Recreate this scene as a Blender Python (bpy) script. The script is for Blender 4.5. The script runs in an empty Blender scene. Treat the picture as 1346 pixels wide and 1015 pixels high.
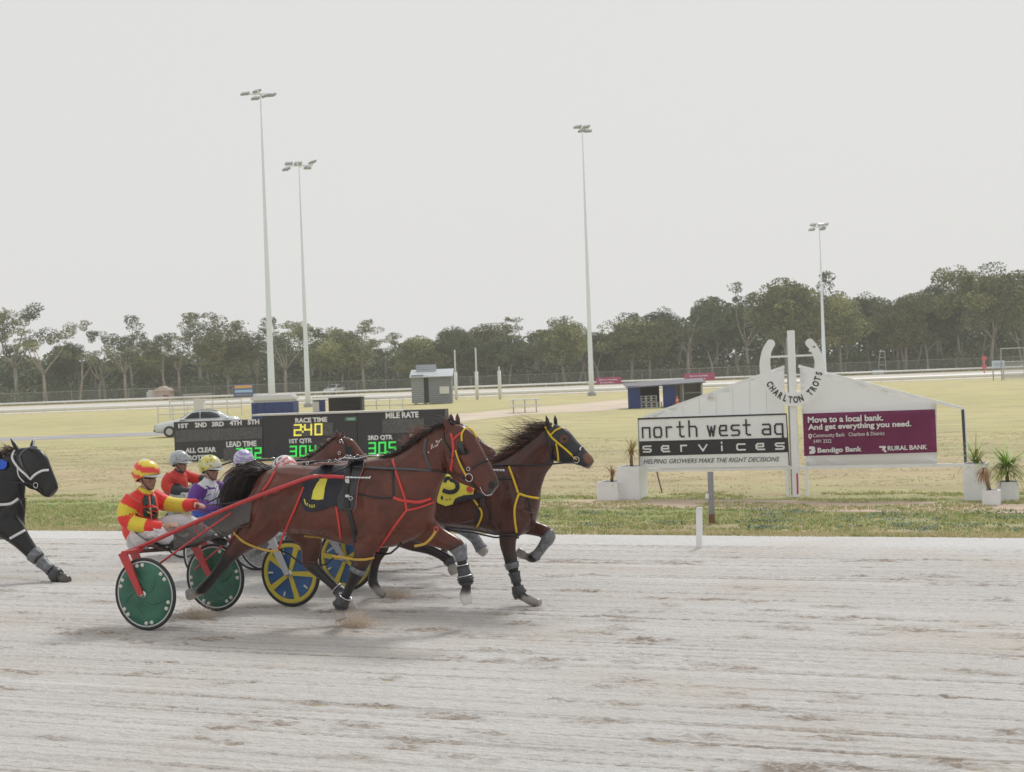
import bpy, bmesh, math, random
import numpy as np
from mathutils import Vector, Matrix, noise
from mathutils.bvhtree import BVHTree
from mathutils.kdtree import KDTree
rad = math.radians
S = bpy.context.scene
C = S.collection

# ------------------------------------------------------------------ camera
H = 2.4
FPX = 2080.0
YAW, PITCH, ROLL = rad(23), math.atan(22.5/2080), rad(2.1)
f0 = Vector((-math.sin(YAW), math.cos(YAW), 0)); r0 = Vector((math.cos(YAW), math.sin(YAW), 0)); u0 = Vector((0, 0, 1))
fw = f0*math.cos(PITCH)-u0*math.sin(PITCH); up_ = u0*math.cos(PITCH)+f0*math.sin(PITCH)
rt = r0*math.cos(ROLL)-up_*math.sin(ROLL); uu = up_*math.cos(ROLL)+r0*math.sin(ROLL)
cam_d = bpy.data.cameras.new('camera'); cam = bpy.data.objects.new('camera', cam_d); C.objects.link(cam)
cam_d.sensor_width = 36; cam_d.lens = FPX/1346*36; cam_d.clip_end = 3000; cam_d.clip_start = .1
M = Matrix((rt, uu, -fw)).transposed().to_4x4(); M.translation = Vector((0, 0, H)); cam.matrix_world = M
cam_d.dof.use_dof = True; cam_d.dof.focus_distance = 14.6; cam_d.dof.aperture_fstop = 7.1
S.camera = cam
S.render.resolution_x = 1024; S.render.resolution_y = 772
# ------------------------------------------------------------------ world, sun, exposure
SUN_EL, SUN_AZ = rad(50), rad(2)        # azimuth measured from +Y towards +X
w = bpy.data.worlds.new('World'); S.world = w; w.use_nodes = True
nt = w.node_tree; bg = nt.nodes['Background']
sky = nt.nodes.new('ShaderNodeTexSky'); sky.sky_type = 'NISHITA'; sky.sun_disc = False
sky.sun_elevation = SUN_EL; sky.sun_rotation = SUN_AZ; sky.dust_density = 5; sky.air_density = 1
mx = nt.nodes.new('ShaderNodeMix'); mx.data_type = 'RGBA'; mx.inputs[0].default_value = .96
nt.links.new(sky.outputs[0], mx.inputs[6]); mx.inputs[7].default_value = (7.5, 7.5, 7.47, 1)   # overcast cloud deck
nt.links.new(mx.outputs[2], bg.inputs[0]); bg.inputs[1].default_value = .1
sd = bpy.data.lights.new('sun', 'SUN'); sd.energy = 1.85; sd.angle = rad(13); sd.color = (1, .98, .955)
so = bpy.data.objects.new('sun', sd); C.objects.link(so)
sv = Vector((math.sin(SUN_AZ)*math.cos(SUN_EL), math.cos(SUN_AZ)*math.cos(SUN_EL), math.sin(SUN_EL)))
so.rotation_euler = sv.to_track_quat('Z', 'Y').to_euler()
S.view_settings.view_transform = 'Standard'; S.view_settings.look = 'None'
S.view_settings.exposure = 0.0; S.view_settings.gamma = 1.0

# ------------------------------------------------------------------ measuring helpers (photo pixel -> point in the world)
def ray(x, y): return fw*FPX+rt*(x-673)+uu*(507.5-y)
def gnd(x, y, z=0.0):
    d = ray(x, y); t = (z-H)/d.z; return Vector((d.x*t, d.y*t, z))
def onY(x, y, Y):
    d = ray(x, y); t = Y/d.y; return Vector((d.x*t, Y, H+d.z*t))
def atD(x, y, D):
    d = ray(x, y); t = D/FPX; return Vector((d.x*t, d.y*t, H+d.z*t))
def px2m(x, y, Y): return Y/ray(x, y).y           # metres per photo pixel on plane Y (view-perpendicular)

# ------------------------------------------------------------------ materials
MATS = {}
def lin(c): return tuple((v/255/12.92 if v/255 <= .04045 else ((v/255+.055)/1.055)**2.4) for v in c)
def mat(name, col=(.5,.5,.5), rough=.6, metal=0, var=0, vscale=8, bump=0, bscale=40, emit=None, alpha=1, attr=False, spec=.5, coat=0, sheen=0, stretch=None):
    if name in MATS: return MATS[name]
    m = bpy.data.materials.new(name); m.use_nodes = True; n = m.node_tree; b = n.nodes['Principled BSDF']; MATS[name] = m
    b.inputs['Roughness'].default_value = rough; b.inputs['Metallic'].default_value = metal
    b.inputs['Specular IOR Level'].default_value = spec
    b.inputs['Coat Weight'].default_value = coat
    b.inputs['Base Color'].default_value = (*col, 1)
    if sheen: b.inputs['Sheen Weight'].default_value = sheen; b.inputs['Sheen Roughness'].default_value = .4
    src = None
    tc = n.nodes.new('ShaderNodeTexCoord'); vec = tc.outputs['Object']
    if stretch:
        mp = n.nodes.new('ShaderNodeMapping'); mp.inputs['Scale'].default_value = stretch; n.links.new(vec, mp.inputs[0]); vec = mp.outputs[0]
    if attr:
        a = n.nodes.new('ShaderNodeAttribute'); a.attribute_name = 'col'; src = a.outputs['Color']
    if var:
        nz = n.nodes.new('ShaderNodeTexNoise'); nz.inputs['Scale'].default_value = vscale; nz.inputs['Detail'].default_value = 5
        n.links.new(vec, nz.inputs['Vector'])
        r = n.nodes.new('ShaderNodeMapRange'); r.inputs[1].default_value = .3; r.inputs[2].default_value = .7
        r.inputs[3].default_value = 1-var; r.inputs[4].default_value = 1+var; n.links.new(nz.outputs[0], r.inputs[0])
        v = n.nodes.new('ShaderNodeVectorMath'); v.operation = 'SCALE'; n.links.new(r.outputs[0], v.inputs['Scale'])
        if src: n.links.new(src, v.inputs[0])
        else: v.inputs[0].default_value = col
        src = v.outputs[0]
    if src: n.links.new(src, b.inputs['Base Color'])
    if bump:
        nb = n.nodes.new('ShaderNodeTexNoise'); nb.inputs['Scale'].default_value = bscale; nb.inputs['Detail'].default_value = 4
        n.links.new(vec, nb.inputs['Vector'])
        bp = n.nodes.new('ShaderNodeBump'); bp.inputs['Strength'].default_value = bump; bp.inputs['Distance'].default_value = .01
        n.links.new(nb.outputs[0], bp.inputs['Height']); n.links.new(bp.outputs[0], b.inputs['Normal'])
    if emit: b.inputs['Emission Color'].default_value = (*emit[:3], 1); b.inputs['Emission Strength'].default_value = emit[3]
    if alpha < 1: b.inputs['Alpha'].default_value = alpha
    return m

# ------------------------------------------------------------------ object helpers
def thing(name, label, cat, loc, group=None, kind=None):
    o = bpy.data.objects.new(name, None); C.objects.link(o); o.location = loc; o.empty_display_size = .2
    o['label'] = label; o['category'] = cat
    if group: o['group'] = group
    return o
def rootloc(p):
    v = Vector((0, 0, 0))
    while p: v = v+p.location; p = p.parent
    return v
def link(name, me, m, parent=None, smooth=False, label=None):
    o = bpy.data.objects.new(name, me); C.objects.link(o)
    if parent:
        me.transform(Matrix.Translation(-rootloc(parent))); o.parent = parent
    if m is not None and not me.materials: me.materials.append(m)
    if smooth: me.polygons.foreach_set('use_smooth', [True]*len(me.polygons))
    if label: o['label'] = label
    return o
def fin(name, bm, m, parent=None, smooth=False, label=None):
    me = bpy.data.meshes.new(name); bmesh.ops.recalc_face_normals(bm, faces=bm.faces); bm.to_mesh(me); bm.free()
    return link(name, me, m, parent, smooth, label)
def tag(o, label, cat, group=None, kind=None):
    if kind: o['kind'] = kind
    if kind != 'structure': 
        o['label'] = label; o['category'] = cat
    if group: o['group'] = group
    return o
def rebase(o, loc):
    """put a top-level mesh's origin at loc"""
    o.data.transform(Matrix.Translation(-Vector(loc))); o.location = loc; return o
NB = bmesh.new
def box(bm, c, s, R=None, bevel=0):
    r = bmesh.ops.create_cube(bm, size=1); vs = r['verts']
    m = Matrix.Diagonal((*s, 1))
    if R is not None: m = R.to_4x4() @ m
    m = Matrix.Translation(c) @ m
    bmesh.ops.transform(bm, matrix=m, verts=vs)
    if bevel:
        es = list({e for v in vs for e in v.link_edges}); bmesh.ops.bevel(bm, geom=es, offset=bevel, segments=2, affect='EDGES')
def ring(bm, c, a, b, N=14, pw=1.0):
    out = []
    for i in range(N):
        t = 2*math.pi*i/N; x, y = math.cos(t), math.sin(t)
        if pw != 1: x = math.copysign(abs(x)**pw, x); y = math.copysign(abs(y)**pw, y)
        out.append(bm.verts.new(c+a*x+b*y))
    return out
def skin(bm, rings, caps=True):
    for A, B in zip(rings, rings[1:]):
        n = len(A)
        for i in range(n): bm.faces.new((A[i], A[(i+1) % n], B[(i+1) % n], B[i]))
    if caps:
        for R in (rings[0], rings[-1]):
            c = bm.verts.new(sum((v.co for v in R), Vector())/len(R)); n = len(R)
            for i in range(n): bm.faces.new((R[i], R[(i+1) % n], c))
def tube(bm, pts, r, N=8, asp=1.0, side=Vector((0, 1, 0)), caps=True):
    """tapered tube; r scalar or list, asp = half-width along `side` / r"""
    pts = [Vector(p) for p in pts]; rs = r if isinstance(r, (list, tuple)) else [r]*len(pts)
    rings = []
    for i, p in enumerate(pts):
        t = (pts[min(i+1, len(pts)-1)]-pts[max(i-1, 0)]).normalized()
        s = side
        if abs(t.dot(s)) > .95: s = Vector((0, 0, 1)) if abs(t.z) < .9 else Vector((1, 0, 0))
        a = t.cross(s).normalized(); b = a.cross(t).normalized()
        rings.append(ring(bm, p, a*rs[i], b*rs[i]*(asp[i] if isinstance(asp, (list, tuple)) else asp), N))
    skin(bm, rings, caps)
def spline(pts, k=6):
    """Catmull-Rom through tuples of any length"""
    P = [np.array(p, float) for p in pts]; out = []
    for i in range(len(P)-1):
        a, b, c, d = P[max(i-1, 0)], P[i], P[i+1], P[min(i+2, len(P)-1)]
        for j in range(k):
            t = j/k; out.append(.5*((2*b)+(-a+c)*t+(2*a-5*b+4*c-d)*t*t+(-a+3*b-3*c+d)*t**3))
    out.append(P[-1]); return out
def ball(bm, c, s, R=None, seg=16):
    r = bmesh.ops.create_uvsphere(bm, u_segments=seg, v_segments=max(6, seg//2), radius=1)
    m = Matrix.Diagonal((*s, 1))
    if R is not None: m = R.to_4x4() @ m
    bmesh.ops.transform(bm, matrix=Matrix.Translation(c) @ m, verts=r['verts'])
def cyl(bm, a, b, r, r2=None, N=12): tube(bm, [a, b], [r, r if r2 is None else r2], N)
def prism(bm, pts, d):
    """closed polygon (list of Vectors) extruded by vector d"""
    d = Vector(d); A = [bm.verts.new(p) for p in pts]; B = [bm.verts.new(Vector(p)+d) for p in pts]; n = len(A)
    bm.faces.new(A); bm.faces.new(B[::-1])
    for i in range(n): bm.faces.new((A[i], B[i], B[(i+1) % n], A[(i+1) % n]))
def organic(name, bm, voxel, it, m, parent, cols=None, hard=False, spots=(), label=None, disp=0, sculpt=None):
    """weld overlapping lofts into ONE continuous skin, then colour the coat from nearest stations"""
    me = bpy.data.meshes.new('tmp'); bmesh.ops.recalc_face_normals(bm, faces=bm.faces); bm.to_mesh(me); bm.free()
    o = bpy.data.objects.new('tmp', me); C.objects.link(o)
    r = o.modifiers.new('r', 'REMESH'); r.mode = 'VOXEL'; r.voxel_size = voxel; r.use_smooth_shade = True
    s = o.modifiers.new('s', 'SMOOTH'); s.factor = .5; s.iterations = it
    dg = bpy.context.evaluated_depsgraph_get(); me2 = bpy.data.meshes.new_from_object(o.evaluated_get(dg))
    bpy.data.objects.remove(o); me2.name = name
    if disp:
        nn = [v.normal.copy() for v in me2.vertices]
        for v, q in zip(me2.vertices, nn):
            v.co += q*(noise.noise(v.co*3.1)*.6+noise.noise(v.co*6.7)*.4)*disp
    if sculpt:
        nn = [v.normal.copy() for v in me2.vertices]
        for v, q in zip(me2.vertices, nn): v.co += q*sculpt(v.co, q)
    if cols:
        kd = KDTree(len(cols)); 
        for i, (p, c) in enumerate(cols): kd.insert(p, i)
        kd.balance(); n = len(me2.vertices); arr = np.ones((n, 4), np.float32)
        for i, v in enumerate(me2.vertices):
            if hard: c = np.array(cols[kd.find(v.co)[1]][1])
            else:
                c = np.zeros(3); W = 0
                for co, ix, d in kd.find_n(v.co, 4):
                    ww = 1/(d*d*d+1e-5); c += np.array(cols[ix][1])*ww; W += ww
                c = c/W
            for (sp, sr, sc) in spots:
                d = (v.co-sp).length
                if d < sr:
                    k = min(1, (1-d/sr)*3); c = c*(1-k)+np.array(sc)*k
            arr[i, :3] = c
        at = me2.color_attributes.new('col', 'FLOAT_COLOR', 'POINT'); at.data.foreach_set('color', arr.ravel())
    me2.materials.clear()
    bv = BVHTree.FromPolygons([v.co.copy() for v in me2.vertices], [tuple(p.vertices) for p in me2.polygons])
    ob = link(name, me2, m, parent, True, label)
    return ob, bv
def text_mesh(body, size=1, bold=0.0, shear=0, extrude=.01, align='LEFT', sx=1, space=1):
    cu = bpy.data.curves.new('t', 'FONT'); cu.body = body; cu.size = size; cu.offset = bold; cu.shear = shear
    cu.extrude = extrude; cu.align_x = align; cu.space_character = space; cu.resolution_u = 4
    o = bpy.data.objects.new('t', cu); C.objects.link(o)
    dg = bpy.context.evaluated_depsgraph_get(); me = bpy.data.meshes.new_from_object(o.evaluated_get(dg))
    bpy.data.objects.remove(o); bpy.data.curves.remove(cu); me.materials.clear()
    me.transform(Matrix.Diagonal((sx, 1, 1, 1))); return me
def fit_text(name, body, p0, X, Z, width, height, m, parent, bold=0, shear=0, thick=.006):
    """text whose bounding box is width x height, lower-left at p0, on the plane of unit vectors X (right) and Z (up)"""
    me = text_mesh(body, 1, bold, shear, .01)
    a = np.array([v.co[:] for v in me.vertices]); lo = a.min(0); hi = a.max(0)
    Nn = X.cross(Z)     # towards viewer
    for v in me.vertices:
        u = (v.co.x-lo[0])/(hi[0]-lo[0])*width; t = (v.co.y-lo[1])/(hi[1]-lo[1])*height
        v.co = p0+X*u+Z*t+Nn*(thick if v.co.z > 0 else 0)
    return link(name, me, m, parent)
def stroke_text(name, strokes, p0, X, Z, cw, ch, gap, th, m, parent, text, thick=.006):
    """lettering drawn from strokes: strokes[ch] = list of polylines in a unit cell"""
    x = 0; Nn = X.cross(Z)
    for chh in text:
        if chh == ' ': x += cw*.9; continue
        bm = NB(); kk = 0
        for pl in strokes[chh]:
            P = [p0+X*(x+a*cw)+Z*(b*ch) for a, b in pl]
            for a, b in zip(P, P[1:]):
                d = (b-a).normalized(); e = d.cross(Nn)*th/2; a2 = a-d*th*.5; b2 = b+d*th*.5
                kk += 1; prism(bm, [a2+e, b2+e, b2-e, a2-e], Nn*(thick+.0011*(kk % 9)))
        x += cw+gap; fin('letter', bm, m, parent)
# ================================================================== ground, track, roads
def ground_mat():
    m = bpy.data.materials.new('grass_ground'); m.use_nodes = True; n = m.node_tree; b = n.nodes['Principled BSDF']; b.inputs['Roughness'].default_value = .95
    b.inputs['Specular IOR Level'].default_value = .1
    L = n.links.new; N = n.nodes.new
    g = N('ShaderNodeNewGeometry'); sp = N('ShaderNodeSeparateXYZ'); L(g.outputs['Position'], sp.inputs[0])
    mp = N('ShaderNodeMapping'); mp.inputs['Scale'].default_value = (.05, .16, 1); L(g.outputs['Position'], mp.inputs[0])
    nz = N('ShaderNodeTexNoise'); nz.inputs['Scale'].default_value = 1; nz.inputs['Detail'].default_value = 7; nz.inputs['Roughness'].default_value = .65; L(mp.outputs[0], nz.inputs[0])
    dv = N('ShaderNodeMath'); dv.operation = 'DIVIDE'; dv.inputs[0].default_value = 21.4; L(sp.outputs[1], dv.inputs[1])
    a1 = N('ShaderNodeMath'); a1.operation = 'MULTIPLY_ADD'; L(nz.outputs[0], a1.inputs[0]); a1.inputs[1].default_value = .16; a1.inputs[2].default_value = -.08
    # scale the wobble with 1/Y so that it stays a few metres wide
    a3 = N('ShaderNodeMath'); a3.operation = 'MULTIPLY'; L(a1.outputs[0], a3.inputs[0]); L(dv.outputs[0], a3.inputs[1])
    a2 = N('ShaderNodeMath'); a2.operation = 'ADD'; L(dv.outputs[0], a2.inputs[0]); L(a3.outputs[0], a2.inputs[1])
    cr = N('ShaderNodeValToRGB'); L(a2.outputs[0], cr.inputs[0]); e = cr.color_ramp.elements
    stops = [(.02, (206,200,150)), (.2, (214,206,154)), (.27, (202,198,146)), (.33, (212,204,154)), (.42, (200,196,146)), (.47, (206,196,152)), (.52, (192,186,144)), (.62, (206,190,156)), (.70, (198,186,148)), (.76, (190,184,142)), (.82, (152,170,104)), (.90, (156,170,106)), (.955, (182,178,134)), (1.0, (200,190,156))]
    e[0].position = stops[0][0]; e[0].color = (*lin(stops[0][1]), 1); e[1].position = stops[-1][0]; e[1].color = (*lin(stops[-1][1]), 1)
    for p, c in stops[1:-1]: x = e.new(p); x.color = (*lin(c), 1)
    # tufts: fine noise
    mp2 = N('ShaderNodeMapping'); mp2.inputs['Scale'].default_value = (1.6, 5, 1); L(g.outputs['Position'], mp2.inputs[0])
    n2 = N('ShaderNodeTexNoise'); n2.inputs['Scale'].default_value = 1.3; n2.inputs['Detail'].default_value = 8; n2.inputs['Roughness'].default_value = .7; L(mp2.outputs[0], n2.inputs[0])
    mr = N('ShaderNodeMapRange'); mr.inputs[1].default_value = .3; mr.inputs[2].default_value = .7; mr.inputs[3].default_value = .78; mr.inputs[4].default_value = 1.1; L(n2.outputs[0], mr.inputs[0])
    n3 = N('ShaderNodeTexNoise'); n3.inputs['Scale'].default_value = .22; n3.inputs['Detail'].default_value = 6; L(mp2.outputs[0], n3.inputs[0])
    mr3 = N('ShaderNodeMapRange'); mr3.inputs[1].default_value = .45; mr3.inputs[2].default_value = .75; L(n3.outputs[0], mr3.inputs[0])
    sc = N('ShaderNodeVectorMath'); sc.operation = 'SCALE'; L(cr.outputs[0], sc.inputs[0]); L(mr.outputs[0], sc.inputs['Scale'])
    mix = N('ShaderNodeMix'); mix.data_type = 'RGBA'; L(mr3.outputs[0], mix.inputs[0]); L(sc.outputs[0], mix.inputs[6]); mix.inputs[7].default_value = (*lin((176,160,132)), 1)
    gain = N('ShaderNodeVectorMath'); gain.operation = 'SCALE'; gain.inputs['Scale'].default_value = .88; L(mix.outputs[2], gain.inputs[0])
    L(gain.outputs[0], b.inputs['Base Color'])
    bp = N('ShaderNodeBump'); bp.inputs['Strength'].default_value = .6; bp.inputs['Distance'].default_value = .05; L(n2.outputs[0], bp.inputs['Height']); L(bp.outputs[0], b.inputs['Normal'])
    return m
bm = NB(); vs = [bm.verts.new(v) for v in ((-900, -60, -.012), (700, -60, -.012), (700, 900, -.012), (-900, 900, -.012))]; bm.faces.new(vs)
o = fin('ground', bm, ground_mat()); o['kind'] = 'structure'

# ---- sand track: real harrow grooves and hoof prints pressed into the mesh, 3 cm grid where the camera sees it
EDGE = 21.13
rng = np.random.default_rng(5)
def track_mesh(x0, x1, y0, y1, dx, dy, name, detail=True):
    xs = np.arange(x0, x1+1e-6, dx); ys = np.arange(y0, y1+1e-6, dy); nx, ny = len(xs), len(ys)
    X, Y = np.meshgrid(xs, ys); Z = np.zeros_like(X); D = np.zeros_like(X); Wt = np.zeros_like(X)
    if detail:
        # grooves along X
        k = 0
        for i in range(330):
            yc = rng.uniform(y0, y1-1.2); wd = rng.uniform(.010, .018); dep = rng.uniform(.002, .006)*(2.6 if rng.random() < .2 else 1)
            sl = rng.normal(0, .006); ph = rng.uniform(0, 6); 
            cen = yc+sl*(xs+9)+.01*np.sin(xs*.35+ph)
            a = (.55+.45*np.sin(xs*rng.uniform(.4, 1.6)+ph))*(rng.random(nx)*.6+.4 if False else 1)
            j0 = np.searchsorted(ys, cen.min()-.15); j1 = np.searchsorted(ys, cen.max()+.15)
            g = np.exp(-((ys[j0:j1, None]-cen[None])/wd)**2)*a[None]
            Z[j0:j1] -= g*dep; D[j0:j1] += g*dep*55
            Z[j0:j1] += np.exp(-((ys[j0:j1, None]-cen[None]-wd*1.8)/wd)**2)*a[None]*dep*.4
        # hoof prints: pressed oval with a thrown-up rim, damp dark sand inside
        prints = []
        for i in range(430):
            yc = 7.4+(rng.random()**.9)*11.5; xc = rng.uniform(x0+.3, x1-.3)
            prints.append((xc, yc))
            if rng.random() < .6: prints.append((xc+rng.uniform(.12, .3), yc+rng.uniform(-.1, .1)))
        for xc, yc in prints:
            i0, i1 = np.searchsorted(xs, (xc-.5, xc+.5)); j0, j1 = np.searchsorted(ys, (yc-.35, yc+.35))
            if i1-i0 < 4 or j1-j0 < 4: continue
            U = (X[j0:j1, i0:i1]-xc); V = (Y[j0:j1, i0:i1]-yc); r = rng.uniform(.045, .085)
            nn = rng.normal(0, 1, U.shape); nn = (nn+np.roll(nn, 1, 0)+np.roll(nn, 1, 1)+np.roll(nn, -1, 1))/2
            q = np.sqrt((U/(r*1.5))**2+(V/(r*.95))**2)
            hole = np.exp(-(q*1.1)**4); rim = np.exp(-((q-1.35)/.35)**2); fan = np.exp(-((U+r*1.8)/.16)**2-(V/.09)**2)
            dd = rng.uniform(.004, .014)
            Z[j0:j1, i0:i1] += -hole*dd+rim*dd*.55*(1+.4*nn)+fan*dd*.4*(1+.7*nn)
            D[j0:j1, i0:i1] += (hole*.55+fan*.5*np.clip(.5+.5*nn, 0, 1)+rim*.18*np.clip(nn, 0, 1))*rng.uniform(.5, 1)
        nn = rng.normal(0, 1, Z.shape); nn = nn+np.roll(nn, 1, 1); Z += nn*.0022
        # sparse clods
        cl = rng.random(Z.shape) < .0012; Z += cl*rng.uniform(.006, .018, Z.shape)
    # fade height to zero at borders
    fy = np.clip((y1-Y)/.3, 0, 1); Z *= fy
    co = np.stack([X, Y, Z], -1).reshape(-1, 3).astype(np.float32)
    idx = np.arange(nx*ny).reshape(ny, nx); q = np.stack([idx[:-1, :-1], idx[:-1, 1:], idx[1:, 1:], idx[1:, :-1]], -1).reshape(-1, 4)
    me = bpy.data.meshes.new(name); me.vertices.add(len(co)); me.vertices.foreach_set('co', co.ravel())
    me.loops.add(q.size); me.loops.foreach_set('vertex_index', q.ravel().astype(np.int32)); me.polygons.add(len(q))
    me.polygons.foreach_set('loop_start', np.arange(0, q.size, 4, dtype=np.int32)); me.update(calc_edges=True)
    D = np.clip(D, 0, 1); a = np.ones((nx*ny, 4), np.float32); a[:, 0] = a[:, 1] = a[:, 2] = D.ravel()
    at = me.color_attributes.new('damp', 'FLOAT_COLOR', 'POINT'); at.data.foreach_set('color', a.ravel())
    me.polygons.foreach_set('use_smooth', [True]*len(me.polygons))
    return me
def track_mat():
    m = bpy.data.materials.new('track_sand'); m.use_nodes = True; n = m.node_tree; b = n.nodes['Principled BSDF']; b.inputs['Roughness'].default_value = .95; b.inputs['Specular IOR Level'].default_value = .15
    L = n.links.new; N = n.nodes.new
    g = N('ShaderNodeNewGeometry'); sp = N('ShaderNodeSeparateXYZ'); L(g.outputs['Position'], sp.inputs[0])
    def noi(scale, sc3, det=6, ro=.6):
        mp = N('ShaderNodeMapping'); mp.inputs['Scale'].default_value = sc3; L(g.outputs['Position'], mp.inputs[0])
        z = N('ShaderNodeTexNoise'); z.inputs['Scale'].default_value = scale; z.inputs['Detail'].default_value = det; z.inputs['Roughness'].default_value = ro; L(mp.outputs[0], z.inputs[0]); return z.outputs[0]
    def mr(src, a, b_, c, d):
        q = N('ShaderNodeMapRange'); q.inputs[1].default_value = a; q.inputs[2].default_value = b_; q.inputs[3].default_value = c; q.inputs[4].default_value = d; L(src, q.inputs[0]); return q.outputs[0]
    def mixc(f, a, b_):
        x = N('ShaderNodeMix'); x.data_type = 'RGBA'; L(f, x.inputs[0])
        for i, v in ((6, a), (7, b_)):
            if isinstance(v, tuple): x.inputs[i].default_value = (*v, 1)
            else: L(v, x.inputs[i])
        return x.outputs[2]
    base = mixc(mr(noi(1, (.25, 1.1, 1), 7), .35, .65, 0, 1), lin((194,192,190)), lin((206,205,203)))
    base = mixc(mr(noi(1, (.22, 13, 1), 6, .75), .45, .66, 0, .5), base, lin((168,162,155)))       # streaks
    base = mixc(mr(noi(1, (.07, 40, 1), 4, .7), .53, .64, 0, .75), base, lin((148,143,138)))
    base = mixc(mr(noi(1, (.05, 85, 1), 3, .6), .56, .64, 0, .6), base, lin((138,132,127)))       # thin streaks
    base = mixc(mr(noi(30, (1, 1.8, 1), 6, .8), .35, .7, 0, .55), base, lin((226,224,221)))
    base = mixc(mr(noi(55, (1, 1.5, 1), 4, .8), .56, .72, 0, .55), base, lin((140,134,128)))           # grain
    # cleaner pale band along the inside edge
    base = mixc(mr(sp.outputs[1], 19.4, 20.2, 0, .55), base, lin((219,219,218)))
    # small elongated clods, and scuffs that break up into dashes of damp sand
    base = mixc(mr(noi(1, (11, 34, 1), 5, .75), .56, .70, 0, .42), base, lin((158,152,146)))
    base = mixc(mr(noi(1, (14, 40, 1), 4, .75), .58, .70, 0, .45), base, lin((232,230,228)))
    base = mixc(mr(noi(1, (.35, .5, 1), 5, .6), .48, .72, 0, .4), base, lin((190,176,156)))
    at = N('ShaderNodeAttribute'); at.attribute_name = 'damp'
    mu = N('ShaderNodeMath'); mu.operation = 'MULTIPLY'; L(at.outputs['Fac'], mu.inputs[0]); L(mr(noi(1, (12, 34, 1), 6, .8), .40, .60, .15, 1.5), mu.inputs[1])
    base = mixc(mr(mu.outputs[0], 0.05, .75, 0, .9), base, lin((144,131,117)))
    L(base, b.inputs['Base Color'])
    bp = N('ShaderNodeBump'); bp.inputs['Strength'].default_value = 1.0; bp.inputs['Distance'].default_value = .02
    z = N('ShaderNodeTexNoise'); z.inputs['Scale'].default_value = 24; z.inputs['Detail'].default_value = 6; z.inputs['Roughness'].default_value = .7; L(g.outputs['Position'], z.inputs[0])
    L(z.outputs[0], bp.inputs['Height']); L(bp.outputs[0], b.inputs['Normal'])
    return m
TM = track_mat()
me = track_mesh(-21, 2.4, 6.4, EDGE, .03, .025, 'sand_track'); me.materials.append(TM)
o = bpy.data.objects.new('sand_track', me); C.objects.link(o); o['kind'] = 'structure'
bm = NB()
for (xa, xb, ya, yb) in ((-400, -21, -8, EDGE), (2.4, 300, -8, EDGE), (-21, 2.4, -8, 6.4)):
    bm.faces.new([bm.verts.new(v) for v in ((xa, ya, 0), (xb, ya, 0), (xb, yb, 0), (xa, yb, 0))])
o = fin('track', bm, TM); o['kind'] = 'structure'

# ---- verge grass along the track edge and short tufts (uncountable)
def grass(name, n, x0, x1, y0, y1, hgt, cols, label, dens=None, seed=3):
    r = random.Random(seed); verts = []; faces = []; col = []
    for i in range(n):
        x = r.uniform(x0, x1); t = r.random(); y = y0+(y1-y0)*t
        if noise.noise(Vector((x*.7, y*1.6, seed))) < ((dens if dens is not None else -1)+max(0, t-.6)*1.2*(name == 'verge_grass')): continue
        c = cols[r.randrange(len(cols))]; h = r.uniform(.5, 1.2)*hgt
        for k in range(4):
            a = r.uniform(0, math.pi); wv = Vector((math.cos(a), math.sin(a), 0))*.008*(1+h*8); d = Vector((r.uniform(-.6, .6), r.uniform(-.6, .6), 1)).normalized()*h
            p = Vector((x+r.uniform(-.05, .05), y+r.uniform(-.05, .05), -.012)); i0 = len(verts)
            verts += [p-wv, p+wv, p+d]; faces.append((i0, i0+1, i0+2)); col += [c]*3
    me = bpy.data.meshes.new(name); me.from_pydata([v[:] for v in verts], [], faces)
    at = me.color_attributes.new('col', 'FLOAT_COLOR', 'POINT'); at.data.foreach_set('color', np.array([(*c, 1) for c in col], np.float32).ravel())
    o = link(name, me, mat('grass_blades', rough=.8, attr=True, spec=.2)); tag(o, label, 'grass', kind='stuff'); return o
gc = [lin(c) for c in ((164,178,112), (184,184,130), (204,196,148), (154,170,108), (210,200,162))]
dry = [lin(c) for c in ((214,204,166), (204,194,150), (222,212,180), (196,190,146))]
grass('verge_grass', 34000, -24, 1, EDGE+.02, 28.2, .045, gc, 'short green and straw verge grass between track and sign', -.2, 3)
grass('edge_grass', 9000, -24, 1, EDGE-.04, EDGE+.5, .045, dry, 'dry straw coloured grass along the sand track edge', -.1, 8)
grass('infield_grass', 42000, -42, 4, 26, 50, .022, dry+gc[:2], 'patchy dry grass of the infield behind the sign', -.05, 9)
# low grey-green weeds in the verge right of the peg
bm = NB(); r = random.Random(4)
for i in range(46):
    px = r.choice([r.uniform(990, 1060), r.uniform(1100, 1346), r.uniform(960, 1346), r.uniform(690, 900)]); py = r.uniform(672, 698)
    c = gnd(px, py); 
    for k in range(40):
        p = c+Vector((r.gauss(0, .14), r.gauss(0, .09), r.uniform(0, .03))); a = r.uniform(0, 6.28); q = Vector((math.cos(a), math.sin(a), r.uniform(.2, 1)))*.035; s = Vector((-math.sin(a), math.cos(a), 0))*.014
        bm.faces.new([bm.verts.new(p-s), bm.verts.new(p+s), bm.verts.new(p+q)])
o = fin('weeds', bm, mat('weed_leaf', lin((112,132,112)), .8, var=.3)); tag(o, 'low grey green weeds scattered in the verge grass', 'weeds', kind='stuff')

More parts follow.
